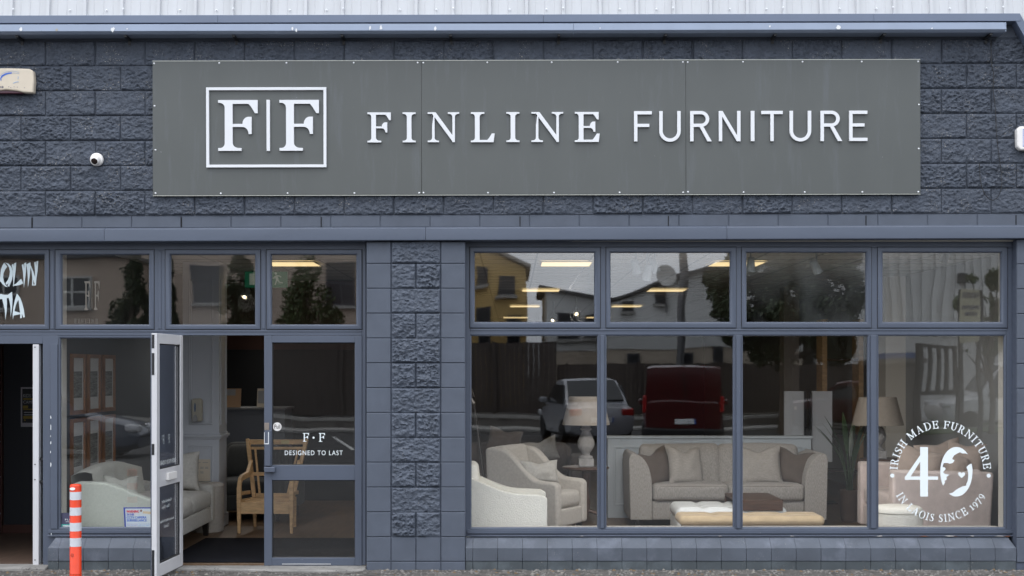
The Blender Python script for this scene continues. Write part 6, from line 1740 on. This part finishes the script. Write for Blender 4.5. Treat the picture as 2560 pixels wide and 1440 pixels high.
# cars
def car(label, loc, rz, L, Wd, H, paint, kind='saloon', plate=True, group='cars parked across the car park'):
    """nose to local +Y, origin on the ground at the centre"""
    t = thing('parked_car' if kind != 'van' else 'parked_van', label, 'car' if kind != 'van' else 'van', loc, rz, group)
    hl = L/2
    if kind == 'saloon':
        lo = [(-1,.45,.70),(-.97,.24,.86),(-.80,.19,.92),(-.35,.18,.92),(.2,.18,.90),(.55,.18,.86),(.88,.20,.74),(.98,.26,.62),(1,.4,.52)]
        gh = [(-.66,.93),(-.28,.985*H),(-.08,H*1.0),(.12,H*.985),(.52,.88)]
    elif kind == 'suv':
        lo = [(-1,.5,.85),(-.97,.28,1.0),(-.8,.24,1.05),(-.3,.22,1.05),(.3,.22,1.03),(.6,.22,.98),(.9,.25,.86),(.985,.32,.74),(1,.45,.6)]
        gh = [(-.95,1.04),(-.80,H*.97),(-.2,H),(.1,H*.98),(.48,1.02)]
    else:
        lo = [(-1,.42,1.05),(-.985,.24,1.08),(-.8,.22,1.08),(-.3,.22,1.08),(.35,.22,1.06),(.6,.22,1.0),(.9,.25,.84),(.985,.32,.7),(1,.45,.6)]
        gh = [(-.985,1.06),(-.94,H*.975),(-.85,H),(.1,H*.985),(.22,H*.96),(.58,1.02)]
    q = MB(); vs, fs = [], []
    for (u, zb_, zt_) in lo:
        e = 1 - .10*abs(u)**4
        for x, z in ((-.80,zb_), (-.97,zb_+.10), (-1,(zb_+zt_)/2+.05), (-.965,zt_-.04), (-.86,zt_), (0,zt_+.03), (.86,zt_), (.965,zt_-.04), (1,(zb_+zt_)/2+.05), (.97,zb_+.10), (.80,zb_), (0,zb_-.02)):
            vs.append((x*Wd/2*e, u*hl, z))
    n = 12
    for i in range(len(lo)-1):
        for k in range(n): fs.append((i*n+k, i*n+(k+1)%n, (i+1)*n+(k+1)%n, (i+1)*n+k))
    fs += [tuple(range(n)), tuple((len(lo)-1)*n+k for k in range(n-1,-1,-1))]
    q.add(vs, fs)
    # roof shell
    vs, fs = [], []
    for u, z in gh:
        top = (z-.9)/max(.01, H-.9); wd_ = Wd/2*(.90-.12*max(0, top)**1.3)
        if kind == 'van': wd_ = Wd/2*(.93-.05*max(0, top))
        vs += [(-wd_, u*hl, z-.0), (-wd_*.86, u*hl, z+.035*max(.2,top)), (0, u*hl, z+.05*max(.2,top)), (wd_*.86, u*hl, z+.035*max(.2,top)), (wd_, u*hl, z)]
        vs += [(Wd/2*.93, u*hl*.98, .88), (-Wd/2*.93, u*hl*.98, .88)]
    n = 7
    for i in range(len(gh)-1):
        for k in range(n): fs.append((i*n+k, i*n+(k+1)%n, (i+1)*n+(k+1)%n, (i+1)*n+k))
    fs += [tuple(range(n)), tuple((len(gh)-1)*n+k for k in range(n-1,-1,-1))]
    q.add(vs, fs)
    q.build('body', paint, t, smooth=38)
    # glass
    def gl(i, j, inset, name):
        (u0, z0), (u1, z1) = gh[i], gh[j]
        a, b = Vector((0, u0*hl, z0)), Vector((0, u1*hl, z1)); d_ = (b-a)
        nrm = Vector((0, -d_.z, d_.y)).normalized()
        if nrm.y*(1 if u0 > 0 else -1) < 0: nrm = nrm
        lo_, hi = a+d_*inset, a+d_*(1-inset*.8); off = nrm*(.045 if (nrm.z > 0) else -.045) + Vector((0,0,.02))
        w0, w1 = Wd/2*.80, Wd/2*.70
        q = MB(); vs = [(-w0,lo_.y,lo_.z),(w0,lo_.y,lo_.z),(w1,hi.y,hi.z),(-w1,hi.y,hi.z)]
        vs = [Vector(p)+off for p in vs]; q.add(vs+[p-off*.6 for p in vs], [(0,1,2,3),(7,6,5,4),(0,4,5,1),(1,5,6,2),(2,6,7,3),(3,7,4,0)])
        q.build(name, M['carglass'], t)
    if kind != 'van': gl(0, 1, .10, 'rear_window')
    gl(len(gh)-1, len(gh)-2, .10, 'windscreen')
    for s_ in (-1, 1):
        us = (-.55, .34) if kind == 'saloon' else ((-.7,.36) if kind == 'suv' else (.0,.42))
        q = MB(); zt_ = H-.12; x0_, x1_ = s_*Wd/2*.935, s_*Wd/2*(.83 if kind != 'van' else .90)
        vs = [(x0_, us[0]*hl, .95+(.1 if kind != 'saloon' else 0)), (x0_, us[1]*hl, .95+(.1 if kind != 'saloon' else 0)), (x1_, (us[1]-.22)*hl, zt_), (x1_, (us[0]+.12)*hl, zt_)]
        vs = [(p[0]+s_*.03, p[1], p[2]) for p in vs]; q.add(vs+[(p[0]-s_*.05, p[1], p[2]) for p in vs], [(0,1,2,3),(7,6,5,4),(0,4,5,1),(1,5,6,2),(2,6,7,3),(3,7,4,0)])
        q.build('side_window', M['carglass'], t)
        for u in (-.60, .62):
            q = MB(); mm = Matrix.Translation((s_*(Wd/2-.10), u*hl, .31)) @ Matrix.Rotation(R(90), 4, 'Y')
            q.lathe([(.20,-.1),(.29,-.1),(.315,-.08),(.315,.08),(.29,.11),(.20,.11)], (0,0,0), 24, mm)
            wh = q.build('wheel', M['rubber'], t, smooth=40)
            q = MB(); q.lathe([(.001,-.06),(.2,-.09),(.205,.09 if s_ > 0 else .09),(.15,.07),(.06,.10),(.001,.10)], (0,0,0), 20, mm if s_ > 0 else mm @ Matrix.Scale(-1, 4, (0,0,1))); q.build('rim', M['rimm'], wh, smooth=30)
        zl_ = .80 if kind == 'saloon' else .95
        if kind == 'van':
            q = MB(); q.softbox((s_*Wd/2*.93, -hl*.975, 1.02), (.09,.12,.34), .03, 4); q.build('tail_light', M['lampred'], t, weld=True)
        else:
            q = MB(); q.softbox((s_*Wd/2*.72, -hl*.955, zl_-.02), (.34,.22,.17), .05, 4); q.build('tail_light', M['lampred'], t, weld=True)
        q = MB(); q.softbox((s_*Wd/2*.74, hl*.935, zl_-.14), (.36,.26,.14), .05, 4); q.build('headlight', M['lampclr'], t, weld=True)
        q = MB(); q.softbox((s_*(Wd/2+.07), hl*.30, 1.0), (.18,.10,.13), .04, 4); q.build('wing_mirror', paint, t, weld=True)
    q = MB(); q.box(-.26, .26, -hl*1.0-.02, -hl+.01, .56 if kind != 'van' else .62, .67 if kind != 'van' else .73); q.build('number_plate', M['white_ink'], t)
    q = MB(); z_ = .56 if kind != 'van' else .62; q.box(-.26, -.215, -hl-.0235, -hl-.0202, z_, z_+.11); q.build('plate_band', M['blue_ink'], t)
    if kind == 'van':
        q = MB(); q.softbox((0, -hl*.99, .40), (Wd*.96, .16, .24), .05, 6); q.build('bumper', M['black'], t, smooth=60, weld=True)
        q = MB(); q.box(-.012, .012, -hl*.985-.012, -hl*.97, .5, H-.12); q.build('door_seam', M['black'], t)
    return t
paint = lambda n, c, r_=.3: mat(n, c, r_, coat=.6, metal=0)
pt_silver, pt_red, pt_blue, pt_white = paint('silver_paint', (.33,.34,.37)), paint('red_paint', (.07,.004,.005)), paint('navy_paint', (.03,.045,.075)), paint('white_paint', (.55,.56,.57))
def at(px, d): p = RP(px, 1000, d); p.z = GZ; return p
# tails face the shop (local -Y -> world +Y)
car('silver saloon parked tail on, mirrored in the first lower pane', at(1462, 23.6), R(180-9), 4.5, 1.80, 1.50, pt_silver)
car('red van parked tail on, mirrored in the second lower pane', at(1714, 20.8), R(180+7), 4.3, 1.83, 1.86, pt_red, 'van')
car('dark blue saloon parked side on, mirrored in the left pane', at(95, 16.6), R(-90), 4.4, 1.80, 1.42, pt_blue)
car('white tall car parked side on behind the gate, mirrored in the last pane', at(2520, 30), R(90), 4.4, 1.85, 1.95, pt_white, 'suv')
car('small red car beyond the trees, mirrored at the right of the third pane', at(2120, 29.5), R(90+12), 3.9, 1.7, 1.45, pt_red)
